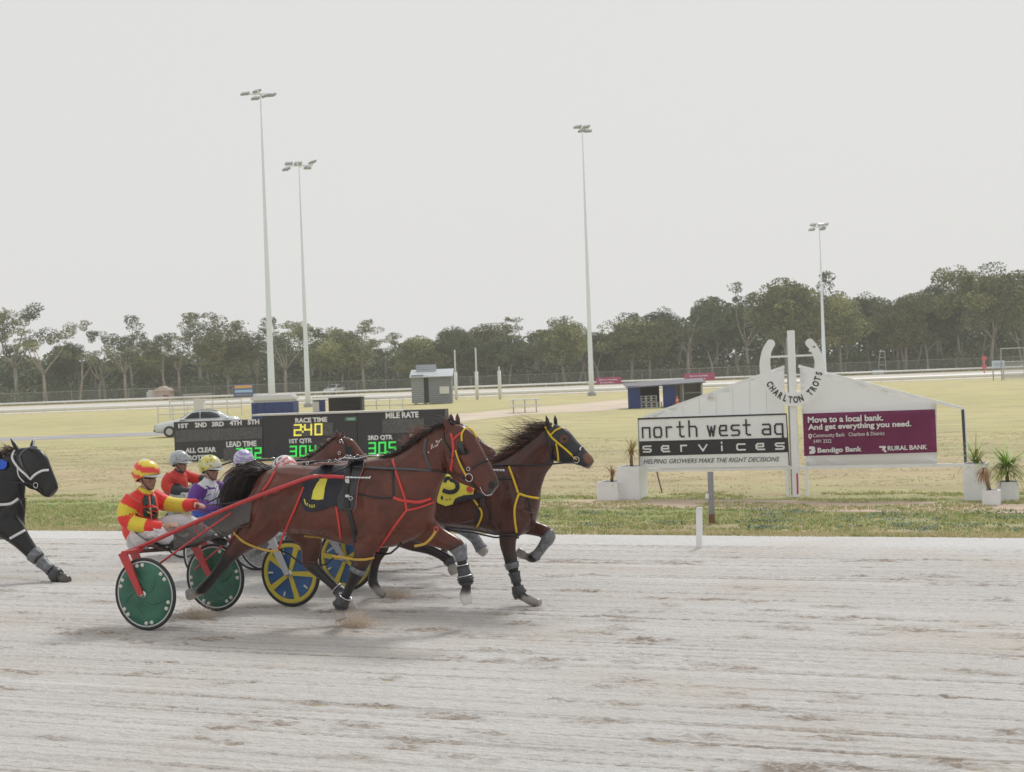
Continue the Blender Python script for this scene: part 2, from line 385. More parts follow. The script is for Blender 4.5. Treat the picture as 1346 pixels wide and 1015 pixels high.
def strip(name, pts, widths, m, z, kind='structure'):
    bm = NB(); L = []; R_ = []
    for i, p in enumerate(pts):
        t = (pts[min(i+1, len(pts)-1)]-pts[max(i-1, 0)]).normalized(); n = Vector((-t.y, t.x, 0)); wd = widths[i] if isinstance(widths, list) else widths
        L.append(bm.verts.new(Vector((p.x, p.y, z))+n*wd/2)); R_.append(bm.verts.new(Vector((p.x, p.y, z))-n*wd/2))
    for i in range(len(L)-1): bm.faces.new((L[i], R_[i], R_[i+1], L[i+1]))
    o = fin(name, bm, m); o['kind'] = kind; return o
strip('service_road', [gnd(-260, 588), gnd(0, 577.5), gnd(230, 569), gnd(420, 561), gnd(560, 553)], 4.6, mat('old_asphalt', lin((160,158,160)), .9, var=.08, vscale=.6), -.006)
strip('dirt_path', [gnd(540, 556), gnd(620, 546), gnd(700, 541.5), gnd(790, 534), gnd(860, 529), gnd(960, 519), gnd(1060, 513)], [5, 7, 9, 10, 12, 12, 10], mat('pale_dirt', lin((205,190,170)), .95, var=.12, vscale=.4), -.004)
# bare strip in front of the sign
strip('bare_earth', [gnd(560, 668), gnd(760, 661), gnd(940, 662), gnd(1100, 664), gnd(1346, 668), gnd(1560, 672)], [.3, 1.5, 1.6, 2.0, 1.5, 1.2], mat('bare_soil', lin((188,168,148)), .95, var=.16, vscale=1.5, stretch=(.5, 2, 1)), -.007)

# ================================================================== far side of the oval
def far(x, y, D, z=0): d = atD(x, y, D); return Vector((d.x, d.y, z))
def hor(x): return 485-(x-673)*math.tan(ROLL)
def lat(px, D, z=0.0):
    """point at photo column px, distance D, height z"""
    d = ray(px, hor(px)); t = D/FPX; return Vector((d.x*t, d.y*t, z))
D_in, D_out = 141, 197
cols_ = [-200, 0, 150, 300, 450, 600, 750, 900, 1050, 1200, 1346, 1550]
strip('far_track', [ (lat(c, D_in)+lat(c, D_out))/2 for c in cols_], 54, mat('far_sand', lin((204,197,186)), .95, var=.06, vscale=.3), .0)
def rail(name, D, z, label, n=90, a=-150, b=1500, r=.04, group=None):
    t = thing(name, label, 'rail', lat(673, D))
    bm = NB(); pts = [lat(a+(b-a)*i/30, D, z) for i in range(31)]; tube(bm, pts, r, 6); fin('top_rail', bm, mat('white_paint', (.78,.78,.77), .5), t)
    for i in range(n):
        p = lat(a+(b-a)*(i+.5)/n, D); bm = NB(); cyl(bm, p-Vector((0,0,.02)), p+Vector((0,0,z-r)), .03, N=5); fin('post', bm, mat('white_paint'), t)
    return t
rail('running_rail', D_in, .30, 'low white inner running rail along the near edge of the far track', 60, r=.16)
rail('running_rail', D_out, .35, 'low white outer running rail along the far edge of the far track below the trees', 60, r=.12)
# wire mesh fence beyond it
t = thing('mesh_fence', 'grey wire mesh fence with thin posts under the trees beyond the far track', 'fence', lat(673, 203))
for i in range(44):
    p = lat(-150+1650*(i+.5)/44, 203); bm = NB(); cyl(bm, p, p+Vector((0,0,1.6)), .035, N=5); fin('post', bm, mat('galv', (.36,.37,.38), .5, .3), t)
bm = NB()
for z in (1.6,): tube(bm, [lat(-150+1650*i/30, 203, z) for i in range(31)], .025, 4)
fin('rail', bm, mat('galv'), t)
bm = NB(); pts = [lat(-150+1650*i/60, 203.1) for i in range(61)]
for a, b in zip(pts, pts[1:]): bm.faces.new([bm.verts.new(v) for v in (a, b, b+Vector((0,0,1.55)), a+Vector((0,0,1.55)))])
fin('mesh', bm, mat('fence_mesh', (.34,.35,.35), .7, alpha=.14), t)

# ================================================================== trees
LEAF = []
def leaf_mat(name, c1, c2):
    m = bpy.data.materials.new(name); m.use_nodes = True; n = m.node_tree; b = n.nodes['Principled BSDF']; b.inputs['Roughness'].default_value = .7; b.inputs['Specular IOR Level'].default_value = .25
    L = n.links.new; N = n.nodes.new
    a = N('ShaderNodeAttribute'); a.attribute_name = 'rnd'; oi = N('ShaderNodeObjectInfo')
    x = N('ShaderNodeMix'); x.data_type = 'RGBA'; x.inputs[6].default_value = (*c1, 1); x.inputs[7].default_value = (*c2, 1); L(a.outputs['Fac'], x.inputs[0])
    hs = N('ShaderNodeHueSaturation'); mr = N('ShaderNodeMapRange'); L(oi.outputs['Random'], mr.inputs[0]); mr.inputs[3].default_value = .7; mr.inputs[4].default_value = 1.3
    L(mr.outputs[0], hs.inputs['Value']); L(x.outputs[2], hs.inputs['Color']); hs.inputs['Saturation'].default_value = .95
    L(hs.outputs[0], b.inputs['Base Color'])
    return m
gum = leaf_mat('gum_leaves', lin((74,86,52)), lin((158,160,102)))
gum2 = leaf_mat('gum_leaves_dark', lin((58,70,48)), lin((116,126,82)))
bark = mat('gum_bark', lin((150,143,132)), .9, var=.25, vscale=1.2, stretch=(3, 3, .6))
bark2 = mat('dark_bark', lin((120,110,100)), .9, var=.3, vscale=1.2)
def leaf_mesh(name, clumps, rnd, per=170, sz=.34, m=gum):
    """clumps: (centre, (rx,ry,rz)); leaves are small bent quads spread through each clump's volume"""
    P = []; F = []; K = []
    for (c, r_) in clumps:
        tone = rnd.random(); nn = int(per*(r_[0]*r_[1]*r_[2])**.45)
        for i in range(nn):
            while True:
                u = Vector((rnd.uniform(-1, 1), rnd.uniform(-1, 1), rnd.uniform(-1, 1)))
                if u.length <= 1: break
            l = u.length
            u = u*(l**-.35 if l > .01 else 1)
            p = Vector((c[0]+u.x*r_[0], c[1]+u.y*r_[1], c[2]+u.z*r_[2]))
            if noise.noise(p*1.1) < -.16: continue
            a = Vector((rnd.gauss(0, 1), rnd.gauss(0, 1), rnd.gauss(0, .7))).normalized(); b = a.cross(Vector((rnd.gauss(0, 1), rnd.gauss(0, 1), rnd.gauss(0, 1)))).normalized()
            s = sz*rnd.uniform(.5, 1.2); i0 = len(P)
            P += [p-a*s*.5, p+b*s*.28, p+a*s*.5, p-b*s*.28]; F.append((i0, i0+1, i0+2, i0+3)); k = min(1, max(0, tone*.6+rnd.random()*.4)); K += [k]*4
    me = bpy.data.meshes.new(name); me.from_pydata([v[:] for v in P], [], F); at = me.attributes.new('rnd', 'FLOAT', 'POINT'); at.data.foreach_set('value', K)
    me.materials.append(m); return me
def gum_tree(seed, h, spread, airy, low=.35):
    """returns (trunk mesh, crown mesh) for a tree of height h rooted at the origin"""
    rnd = random.Random(seed); bm = NB(); clumps = []
    lean = Vector((rnd.uniform(-.1, .1), rnd.uniform(-.1, .1), 0)); fork = h*rnd.uniform(.22, .38)
    r0_ = h*.013+.05
    tp = [Vector((0, 0, -.2)), lean*fork*.5+Vector((0, 0, fork*.5)), lean*fork+Vector((0, 0, fork))]; tube(bm, tp, [r0_*1.25, r0_, r0_*.85], 8)
    nl = rnd.randint(4, 6)
    for i in range(nl):
        az = i*6.283/nl+rnd.uniform(-.4, .4); el = rnd.uniform(.5, 1.25); ln = (h-fork)*rnd.uniform(.55, .95)
        p = tp[-1]; d = Vector((math.cos(az)*math.cos(el), math.sin(az)*math.cos(el), math.sin(el))); pts = [p]; 
        for k in range(5):
            d = (d+Vector((rnd.uniform(-.25, .25), rnd.uniform(-.25, .25), .12+rnd.uniform(-.1, .15)))).normalized(); p = p+d*ln/5; pts.append(p)
            if k >= (2 if not airy else 3) or (k == 1 and rnd.random() < .5):
                # side twig with clump
                q = p+Vector((rnd.uniform(-1, 1)*spread*.22, rnd.uniform(-1, 1)*spread*.22, rnd.uniform(0, .7))); tube(bm, [p, q], [r0_*.2, r0_*.07], 4)
                rr = rnd.uniform(.6, 1.25)*spread*(.105 if airy else .18); clumps.append((q, (rr*1.2*rnd.uniform(.7, 1.4), rr*1.2, rr*(.62 if airy else .85)*rnd.uniform(.7, 1.3)))); clumps.append((q+Vector((rnd.uniform(-1, 1), rnd.uniform(-1, 1), rnd.uniform(-1, .4)))*rr*1.1, (rr*.7, rr*.7, rr*.6)))
        tube(bm, pts, [r0_*.6, r0_*.5, r0_*.38, r0_*.28, r0_*.2, r0_*.1], 6)
        rr = spread*(.13 if airy else .22)*rnd.uniform(.8, 1.2); clumps.append((p, (rr*1.0, rr*1.0, rr*(.65 if airy else .85)*rnd.uniform(.7, 1.3)))); clumps.append((p+Vector((rnd.uniform(-1, 1), rnd.uniform(-1, 1), rnd.uniform(-1.2, .2)))*rr, (rr*.7, rr*.7, rr*.7)))
    if not airy:
        for i in range(20):
            az = rnd.uniform(0, 6.28); t_ = rnd.random(); zz = h*(low+(.9-low)*t_); rad_ = spread*.42*math.sin(math.pi*min(1, .25+.7*t_))*rnd.uniform(.4, 1)
            rr = spread*rnd.uniform(.13, .22); clumps.append((Vector((math.cos(az)*rad_, math.sin(az)*rad_, zz)), (rr*1.2, rr*1.2, rr*.8)))
    # normalise height
    top = max(c[0][2]+c[1][2] for c in clumps); k = h/top
    bmesh.ops.scale(bm, vec=(1, 1, k), verts=bm.verts); clumps = [(Vector((c[0], c[1], c[2]*k)), r_) for c, r_ in clumps]
    me = bpy.data.meshes.new('trunk'); bmesh.ops.recalc_face_normals(bm, faces=bm.faces); bm.to_mesh(me); bm.free(); me.polygons.foreach_set('use_smooth', [True]*len(me.polygons))
    cm = leaf_mesh('crown', clumps, rnd, 300 if airy else 330, .26 if airy else .32, gum if seed % 2 else gum2)
    return me, cm
protos = [(gum_tree(11+i, 12, 8.5, True), True) for i in range(6)]+[(gum_tree(31+i, 12, 8.5, False), False) for i in range(7)]
for (a, b), air in protos: a.materials.append(bark if not air or True else bark2)
# photo column, photo y of the top, distance, airy?, trunk visible
TR = [(-25,402,180,1),(22,396,184,1),(60,418,176,1),(92,448,186,0),(128,452,182,1),(165,414,178,1),(200,446,190,0),(236,424,180,1),(262,408,186,1),(300,432,178,0),(330,408,184,1),(375,414,178,1),(410,418,188,1),(448,432,180,0),(478,420,178,1),(520,436,186,1),(552,440,178,0),(600,428,180,0),(632,424,186,0),(668,440,178,0),(705,414,184,1),(742,420,178,0),(790,436,184,0),(830,416,178,0),(868,404,182,0),(905,398,178,1),(940,388,186,0),(985,370,180,1),(1035,364,178,0),(1068,356,186,1),(1105,384,178,0),(1150,384,184,0),(1190,384,178,0),(1232,372,184,0),(1262,366,190,1),(1302,344,178,0),(1345,356,184,1),(1392,352,178,0)]
ordw = ['', 'second', 'third', 'fourth', 'fifth', 'sixth', 'seventh', 'eighth', 'ninth', 'tenth', 'eleventh', 'twelfth', 'thirteenth']
marks = [(0, 110, 'above the black horse'), (110, 225, 'between the black horse and the white car'), (225, 345, 'behind the scoreboard left of tallest mast'), (345, 420, 'behind the two left light masts'), (420, 560, 'left of the grey judges hut'), (560, 690, 'behind the three white goal posts'), (690, 850, 'behind the single middle light mast'), (850, 1000, 'left of the horseshoe sign post'), (1000, 1110, 'behind the horseshoe sign'), (1110, 1260, 'right of the horseshoe above maroon banner'), (1260, 2000, 'at the right edge of the photo')]
rnd = random.Random(77); cnt = {}
for i, (px, py, D, air) in enumerate(TR):
    D = D+28; base = lat(px, D); top = H+(hor(px)-py)*D/FPX
    cand = [k for k, (p_, a_) in enumerate(protos) if a_ == bool(air)]; (tm, cm), _ = protos[cand[i % len(cand)]]
    mk = next((m_ for m_ in marks if m_[0] <= px < m_[1]), marks[0]); j = cnt.get(mk[2], 0); cnt[mk[2]] = j+1
    look = ('airy' if air else 'dense')+' '+rnd.choice(['olive', 'grey green'])+' gum tree'
    t = thing('gum_tree', ('%s, %s' % (look, ('first' if j == 0 else ordw[j])+' from left '+mk[2])), 'tree', base, 'gum trees of the front row beyond the far track')
    s = top/12
    for nm, me in (('trunk', tm), ('crown', cm)):
        c = bpy.data.objects.new(nm, me); C.objects.link(c); c.parent = t
    t.rotation_euler.z = rnd.uniform(0, 6.28); wdt = rnd.uniform(.85, 1.15)*(s**.35); t.scale = (wdt, wdt, s)
# the wood behind reads as one mass
TOPS = [(-80,446),(0,460),(60,466),(110,476),(150,466),(230,466),(280,454),(340,448),(400,448),(450,450),(520,454),(580,446),(640,440),(700,438),(760,438),(820,430),(870,420),(930,408),(1000,392),(1050,392),(1110,392),(1180,392),(1240,396),(1300,372),(1346,378),(1450,380)]
def topat(x): return float(np.interp(x, [a for a, b in TOPS], [b for a, b in TOPS]))
clumps = []; rnd = random.Random(5)
for i in range(1500):
    px = rnd.uniform(-90, 1440); D = rnd.uniform(220, 256); zt = H+(hor(px)-topat(px)-rnd.uniform(-6, 10))*D/FPX
    p = lat(px, D); t_ = rnd.random()**.85; r_ = rnd.uniform(1.0, 2.3); clumps.append((Vector((p.x, p.y, .4+(zt-r_*.8-.4)*t_)), (r_*1.3, r_*1.3, r_*.85)))
me = leaf_mesh('woodland', clumps, rnd, 64, .75, gum2); o = link('woodland', me, gum2); tag(o, 'dense mass of gum woodland closing the view behind the front trees', 'woodland', kind='stuff')
# pale trunks showing inside the wood
bm = NB()
for i in range(70):
    px = rnd.uniform(-60, 1400); D = rnd.uniform(206, 214); p = lat(px, D); z = rnd.uniform(3.5, 6.5); l = Vector((rnd.uniform(-1.2, 1.2), rnd.uniform(-.5, .5), z)); q = p+l*.5+Vector((rnd.uniform(-.3, .3), 0, 0))
    tube(bm, [p, q, p+l], [.2, .15, .08], 5); e = q+Vector((rnd.uniform(-1.8, 1.8), 0, rnd.uniform(1, 2.4))); tube(bm, [q, e], [.1, .04], 4)
o = fin('thicket_trunks', bm, bark); tag(o, 'pale bare trunks and branches lost in the shade of the wood', 'trunks', kind='stuff')
# scrub under the trees
clumps = []
for i in range(900):
    px = rnd.uniform(-90, 1440); D = rnd.uniform(208, 226); p = lat(px, D); r_ = rnd.uniform(.6, 2.0); clumps.append((Vector((p.x, p.y, r_*.6)), (r_*1.4, r_*1.4, r_)))
me = leaf_mesh('scrub', clumps, rnd, 80, .5, gum2); o = link('scrub', me, gum2); tag(o, 'dark scrub growing under the gum trees', 'scrub', kind='stuff')
# ================================================================== horses
BAY = (.118, .032, .018); BAYD = (.070, .023, .016); BLK = (.018, .015, .015); BLKG = (.035, .03, .03); HOOF = (.36, .33, .30); HOOFD = (.10, .085, .075)
coat_m = mat('horse_coat', rough=.30, attr=True, var=.3, vscale=4, bump=.10, bscale=90, spec=.42, sheen=.0)
eye_m = mat('dark_eye', (.008, .006, .005), .08)
hair_d = mat('dark_mane', (.030, .020, .018), .5, var=.4, vscale=20)
hair_r = mat('russet_mane', (.17, .07, .04), .5, var=.4, vscale=20)
BLACKL = mat('black_leather', (.016, .016, .018), .38); REDS = mat('red_strap', lin((205,62,56)), .45); GOLD = mat('gold_strap', lin((196,158,62)), .5)
YELS = mat('yellow_strap', lin((224,188,40)), .5); STEEL = mat('steel', (.62, .62, .64), .22, 1); WHT = mat('white_strap', (.75, .75, .75), .5)
BOOT = mat('boot_neoprene', (.05, .052, .058), .42, var=.4, vscale=30); NAVY = mat('navy_cloth', (.022, .023, .035), .75, bump=.25, bscale=60); YELC = mat('yellow_cloth', lin((226,218,84)), .7, bump=.15, bscale=50)
GREYB = mat('grey_boot', (.16, .165, .18), .45, var=.4, vscale=25)

# torso stations: (top px, bottom px, half width m, dy), then neck; head stations; legs as lists of (x, y, r px, dy, width ratio)
T1 = [((347,621),(334,648),.09),((357,616),(336,676),.20),((372,612),(352,694),.255),((390,611),(378,701),.275),((410,613),(404,703),.275),((432,612),(432,709),.285),((456,608),(458,716),.29),((482,604),(486,720),.275),((503,601),(517,719),.245),((524,597),(548,707),.21),((540,587),(566,692),.175),((553,577),(572,664),.13),((568,565),(578,640),.10),((582,557),(586,624),.085)]
HD1 = [((585,556),(585,608),.070,0),((597,557),(590,620),.092,-.02),((610,560),(595,629),.105,-.04),((622,571),(602,634),.103,-.06),((632,587),(611,638),.088,-.08),((640,602),(620,641),.070,-.10),((648,616),(629,646),.060,-.12),((654,628),(637,651),.058,-.13),((656,637),(643,653),.045,-.14)]
L1 = {
 'near_hind': [(366,645,30,-.13,.6),(352,670,33,-.15,.55),(337,694,25,-.15,.55),(318,713,15,-.14,.7),(308,724,11,-.14,.7),(300,733,9.5,-.14,.75),(290,747,7.5,-.14,.75),(278,762,6.5,-.14,.85),(267,774,7.6,-.14,.9),(259,779,6,-.14,1.0),(252,781,7.5,-.14,1.0),(247,782,8.2,-.14,.95)],
 'far_hind': [(388,665,30,.12,.5),(396,690,26,.13,.5),(408,712,18,.14,.6),(408,728,14,.14,.65),(407,739,11.5,.14,.7),(417,750,8.5,.14,.75),(430,762,7,.14,.8),(443,774,6.5,.14,.9),(451,782,8,.14,.9),(457,790,6,.14,1),(461,797,8,.14,1),(463,804,9,.14,1)],
 'near_fore': [(506,660,30,-.15,.45),(490,690,25,-.16,.5),(482,710,19,-.16,.6),(478,730,13.5,-.16,.75),(472,746,10.5,-.16,.9),(468,755,10,-.16,.9),(461,769,7,-.16,.85),(454,784,6.8,-.16,.9),(448,795,8.2,-.16,.95),(446,803,6.2,-.16,1.0),(447,809,7.5,-.16,1.0),(449,815,8.6,-.16,1.0)],
 'far_fore': [(545,682,26,.13,.5),(562,698,20,.15,.6),(580,708,14,.16,.7),(594,714,11.5,.16,.8),(602,720,10.5,.16,.85),(606,732,7.5,.16,.85),(609,748,6.8,.16,.9),(612,761,8.5,.16,.95),(613,772,6.3,.16,1),(612,780,8,.16,1),(613,787,9,.16,1),(615,795,6,.16,1)]}
T2 = [((478,626),(468,655),.09),((490,619),(476,685),.20),((510,615),(502,694),.26),((540,614),(540,694),.28),((575,614),(584,693),.285),((610,612),(624,697),.28),((638,609),(658,704),.265),((657,605),(682,705),.235),((673,597),(700,692),.19),((688,586),(707,668),.15),((702,575),(710,645),.11),((714,564),(717,624),.09),((725,558),(726,612),.078)]
HD2 = [((728,557),(728,605),.065,0),((739,560),(737,609),.085,-.01),((749,568),(746,610),.092,-.02),((757,578),(754,610),.082,-.02),((765,586),(759,612),.066,-.03),((772,594),(764,613),.056,-.03),((778,600),(768,615),.053,-.03),((781,606),(774,617),.042,-.03)]
L2 = {
 'near_fore': [(684,665,24,-.14,.5),(674,690,18,-.15,.6),(668,704,13,-.15,.7),(668,720,10.5,-.15,.8),(671,734,9,-.15,.9),(673,743,8.8,-.15,.9),(677,757,6,-.15,.9),(680,770,5.8,-.15,.95),(683,780,7.5,-.15,1),(690,786,5.8,-.15,1),(699,790,6.5,-.15,1.1),(711,792,4.5,-.15,1.5)],
 'far_fore': [(680,676,20,.12,.5),(692,690,13,.14,.7),(704,695,10,.15,.8),(716,699,9.2,.15,.9),(721,706,8.8,.15,.9),(715,716,6.5,.15,.9),(708,726,6,.15,.95),(701,733,7,.15,1),(693,731,5.5,.15,1),(686,728,7,.15,1),(680,725,7,.15,1)],
 'near_hind': [(500,660,28,-.13,.5),(512,685,24,-.14,.55),(520,702,15,-.14,.7),(536,712,11,-.14,.75),(548,717,9,-.14,.8),(562,722,6.8,-.14,.85),(578,729,6.2,-.14,.9),(589,736,7,-.14,.95),(593,742,5.6,-.14,1),(595,748,7,-.14,1),(598,755,6,-.14,1)],
 'far_hind': [(495,660,26,.12,.5),(497,690,20,.13,.6),(502,708,12,.13,.75),(502,720,9.5,.13,.8),(495,735,7,.13,.85),(491,752,6.2,.13,.9),(490,765,7,.13,.95),(495,773,5.8,.13,1),(501,779,6.5,.13,1),(506,783,5,.13,1)]}

def horse(label, Y, T, HD, LEGS, pal, base_px, ears, eye, fm=lambda p: p, group='racing horses pacing round the track', hoofs=None, voxel=.012, spots=(), disp=.006, face=None, mus=None, grooves=()):
    body_c, low_c, hoof_c = pal
    P = lambda x, y, dy=0: onY(*fm((x, y)), Y+dy)
    t = thing('racehorse', label, 'horse', Vector((P(*base_px).x, Y, 0)), group)
    bm = NB(); cols = []
    sc = lambda x, y: px2m(*fm((x, y)), Y)*((Vector(fm((x+10, y)))-Vector(fm((x, y)))).length/10)
    def prof(st, wr):
        R_ = []
        for s in spline([(a[0], a[1], b[0], b[1], w_, (e[0] if e else 0)) for (a, b, w_, *e) in st], 3):
            a = P(s[0], s[1], s[5]); b = P(s[2], s[3], s[5]); c = (a+b)/2; R_.append(ring(bm, c, (a-b)/2, Vector((0, s[4], 0)), 18, wr))
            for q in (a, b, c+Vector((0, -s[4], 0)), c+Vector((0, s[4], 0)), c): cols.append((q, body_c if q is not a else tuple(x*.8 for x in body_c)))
        skin(bm, R_)
    prof(T, .92); n0 = len(cols)
    prof(HD, .95)
    if face:
        for i in range(n0, len(cols)): cols[i] = (cols[i][0], face)
    ti = {}
    for k, st in LEGS.items():
        sp_ = spline(st, 3); pts = [P(s[0], s[1], s[3]) for s in sp_]; rs = [s[2]*sc(s[0], s[1])*1.0 for s in sp_]
        tube(bm, pts, rs, 12, [s[4] for s in sp_])
        nL = len(st); ti[k] = (pts, rs, [s[4] for s in sp_])
        for j, s in enumerate(sp_):
            u = j/3   # station index
            hi = nL-1-u
            c = hoof_c if hi < 2.2 else low_c if u >= (4 if 'fore' in k else 4.5) else tuple(a*.6+b*.4 for a, b in zip(body_c, low_c)) if u >= 3 else body_c
            for dd in (Vector((0, rs[j]*s[4], 0)), Vector((0, -rs[j]*s[4], 0)), Vector((rs[j], 0, 0)), Vector((-rs[j], 0, 0))): cols.append((pts[j]+dd, c))
    # muscle masses
    for (x, y, rx, rz, ry, dy) in (mus or (MUS if T is not T2 else MUS2)):
        m_ = sc(x, y)
        for sg in (1, -1): ball(bm, P(x, y, sg*dy), (rx*m_, ry, rz*m_))
    # ears (part of the continuous skin)
    for (a, b, r_, dy) in ears:
        pa, pb = P(*a, dy), P(*b, dy); d = pb-pa
        tube(bm, [pa-d*.3, pa+d*.25, pa+d*.6, pb-d*.08, pb], [r_*.75, r_, r_*.85, r_*.35, r_*.12], 8, .6, side=Vector((.35, 1, 0)).normalized())
        for k in (0, .5, 1): cols.append((pa+d*k, tuple(x*(.9-.5*k) for x in (face or body_c))))
    # coloured spots: nostril, lips, eye surround, hooves
    spx = [(P(x, y, dy), r_, c) for (x, y, dy, r_, c) in spots]
    GR = []
    for (pl, dep, wd) in grooves:
        q = [P(x, y) for x, y in pl]; mm = sc(*pl[0])*wd
        for a, b in zip(q, q[1:]): GR.append((Vector((a.x, a.z)), Vector((b.x, b.z)), dep, mm, min(a.x, b.x)-3*mm, max(a.x, b.x)+3*mm))
    def sculpt(co, n):
        if abs(n.y) < .15: return 0
        d_ = 0; p = Vector((co.x, co.z))
        for a, b, dep, mm, x0, x1 in GR:
            if not x0 < co.x < x1: continue
            ab = b-a; t__ = max(0, min(1, (p-a).dot(ab)/ab.length_squared)); r2 = (p-a-ab*t__).length_squared/(mm*mm)
            if r2 < 9: v = -dep*math.exp(-r2)+dep*.35*math.exp(-(math.sqrt(r2)-1.9)**2); d_ = v if abs(v) > abs(d_) else d_
        return d_*min(1, abs(n.y)*1.4)
    ob, bv = organic('body', bm, voxel, 5, coat_m, t, cols, spots=spx, disp=disp, sculpt=sculpt if GR else None)
    if eye:
        x, y = fm(eye); h = bv.ray_cast(Vector((0, 0, H)), ray(x, y).normalized())
        if h[0]:
            bm = NB(); ball(bm, h[0]-h[1]*.009, (.021, .016, .017)); fin('eye', bm, eye_m, t, True)
    return t, bv, ti, P
G1 = [([(592,628),(578,650),(562,668),(548,684)],.010,5),([(520,606),(535,630),(547,652),(556,678)],.008,5),([(497,626),(490,650),(491,676),(500,700)],.010,5),([(511,612),(524,640),(532,668)],.005,4),([(500,700),(490,708)],.006,4),
 ([(396,645),(388,668),(393,697)],.013,7),([(374,628),(364,652),(350,678),(334,702)],.009,5),([(354,632),(341,660),(330,688)],.007,4),([(382,688),(362,700),(340,712)],.006,4),([(405,697),(450,707),(492,712)],.006,4),
 ([(601,577),(597,600),(604,622)],.005,3),([(613,602),(627,618)],.004,2),([(486,706),(481,736)],.005,3),([(560,700),(590,714)],.005,3),([(512,700),(530,704)],.006,4),([(535,690),(548,700)],.006,3),([(542,620),(560,606),(576,596)],.006,6),([(520,668),(512,690)],.005,4)]
G1 += [([(428+i*8,640),(421+i*8.5,670),(424+i*8.5,698)],.0028,2.2) for i in range(8)]
G2 = [([(726,612),(714,632),(704,650),(692,668)],.008,4),([(672,608),(682,630),(690,655),(696,676)],.007,4),([(655,625),(650,650),(655,680),(662,695)],.009,4),([(664,612),(674,640),(680,664)],.005,4),([(600,692),(640,695)],.005,4),([(742,568),(736,590),(742,606)],.004,3),([(672,700),(668,730)],.004,3),([(690,622),(705,608),(716,596)],.005,5),([(672,668),(668,690)],.004,4)]
G2 += [([(590+i*8,640),(585+i*8,665),(588+i*8,690)],.0025,2.2) for i in range(7)]
MUS = [(362,652,22,26,.10,.14),(350,684,17,20,.08,.14),(514,664,22,34,.07,.19),(496,694,15,20,.06,.17),(420,668,34,30,.05,.24),(596,612,11,14,.03,.065)]
MUS2 = [(500,650,22,28,.10,.14),(672,668,20,28,.07,.17),(600,660,40,28,.05,.24),(736,598,8,10,.028,.06)]

def hit(bv, x, y, Yd, dflt):
    h = bv.ray_cast(Vector((0, 0, H)), ray(x, y).normalized())
    if h[0]: return h[0], h[1], True
    return onY(x, y, dflt), Vector((0, -1, 0)), False
def strap(name, bv, px, w_px, m, parent, Y, off=.004, th=.007, taut=False, fm=lambda p: p, k=8):
    """ribbon laid on the body surface along a traced path"""
    P = [fm(p) for p in px]; S_ = [tuple(s) for s in spline(P, k)] if len(P) > 2 else [tuple(np.array(P[0])*(1-i/(k*2))+np.array(P[1])*i/(k*2)) for i in range(k*2+1)]
    pts = []; last = None
    for (x, y) in S_:
        p, n, ok = hit(bv, x, y, Y, last.y if last is not None else Y-.24)
        if last is not None and ok and abs(p.y-last.y) > .22: p = onY(x, y, last.y); 
        last = p; pts.append([p, n])
    if taut:
        ya = pts[0][0].y; yb = pts[-1][0].y; n_ = len(pts)
        pts = [[onY(x, y, min(p.y, ya+(yb-ya)*i/(n_-1))), n] for i, ((x, y), (p, n)) in enumerate(zip(S_, pts))]
    else:
        for it in range(2):
            ys = [p.y for p, n in pts]
            for i in range(1, len(pts)-1):
                yy = min(ys[i], (ys[i-1]+ys[i]+ys[i+1])/3); pts[i][0] = onY(*S_[i], yy)
    m_ = px2m(*S_[0], Y)*w_px/2; bm = NB(); R_ = []
    for i, (p, n) in enumerate(pts):
        t_ = (pts[min(i+1, len(pts)-1)][0]-pts[max(i-1, 0)][0]); 
        if t_.length < 1e-6: continue
        t_.normalize(); view = (Vector((0, 0, H))-p).normalized(); nn = (n*.6+view*.4) if n.dot(view) > 0 else view
        nn = (nn-t_*nn.dot(t_)).normalized(); s = t_.cross(nn)
        c = p+view*off; R_.append([bm.verts.new(c+s*m_), bm.verts.new(c+nn*th+s*m_*.8), bm.verts.new(c+nn*th-s*m_*.8), bm.verts.new(c-s*m_)])
    skin(bm, R_, caps=False)
    return fin(name, bm, m, parent, True)
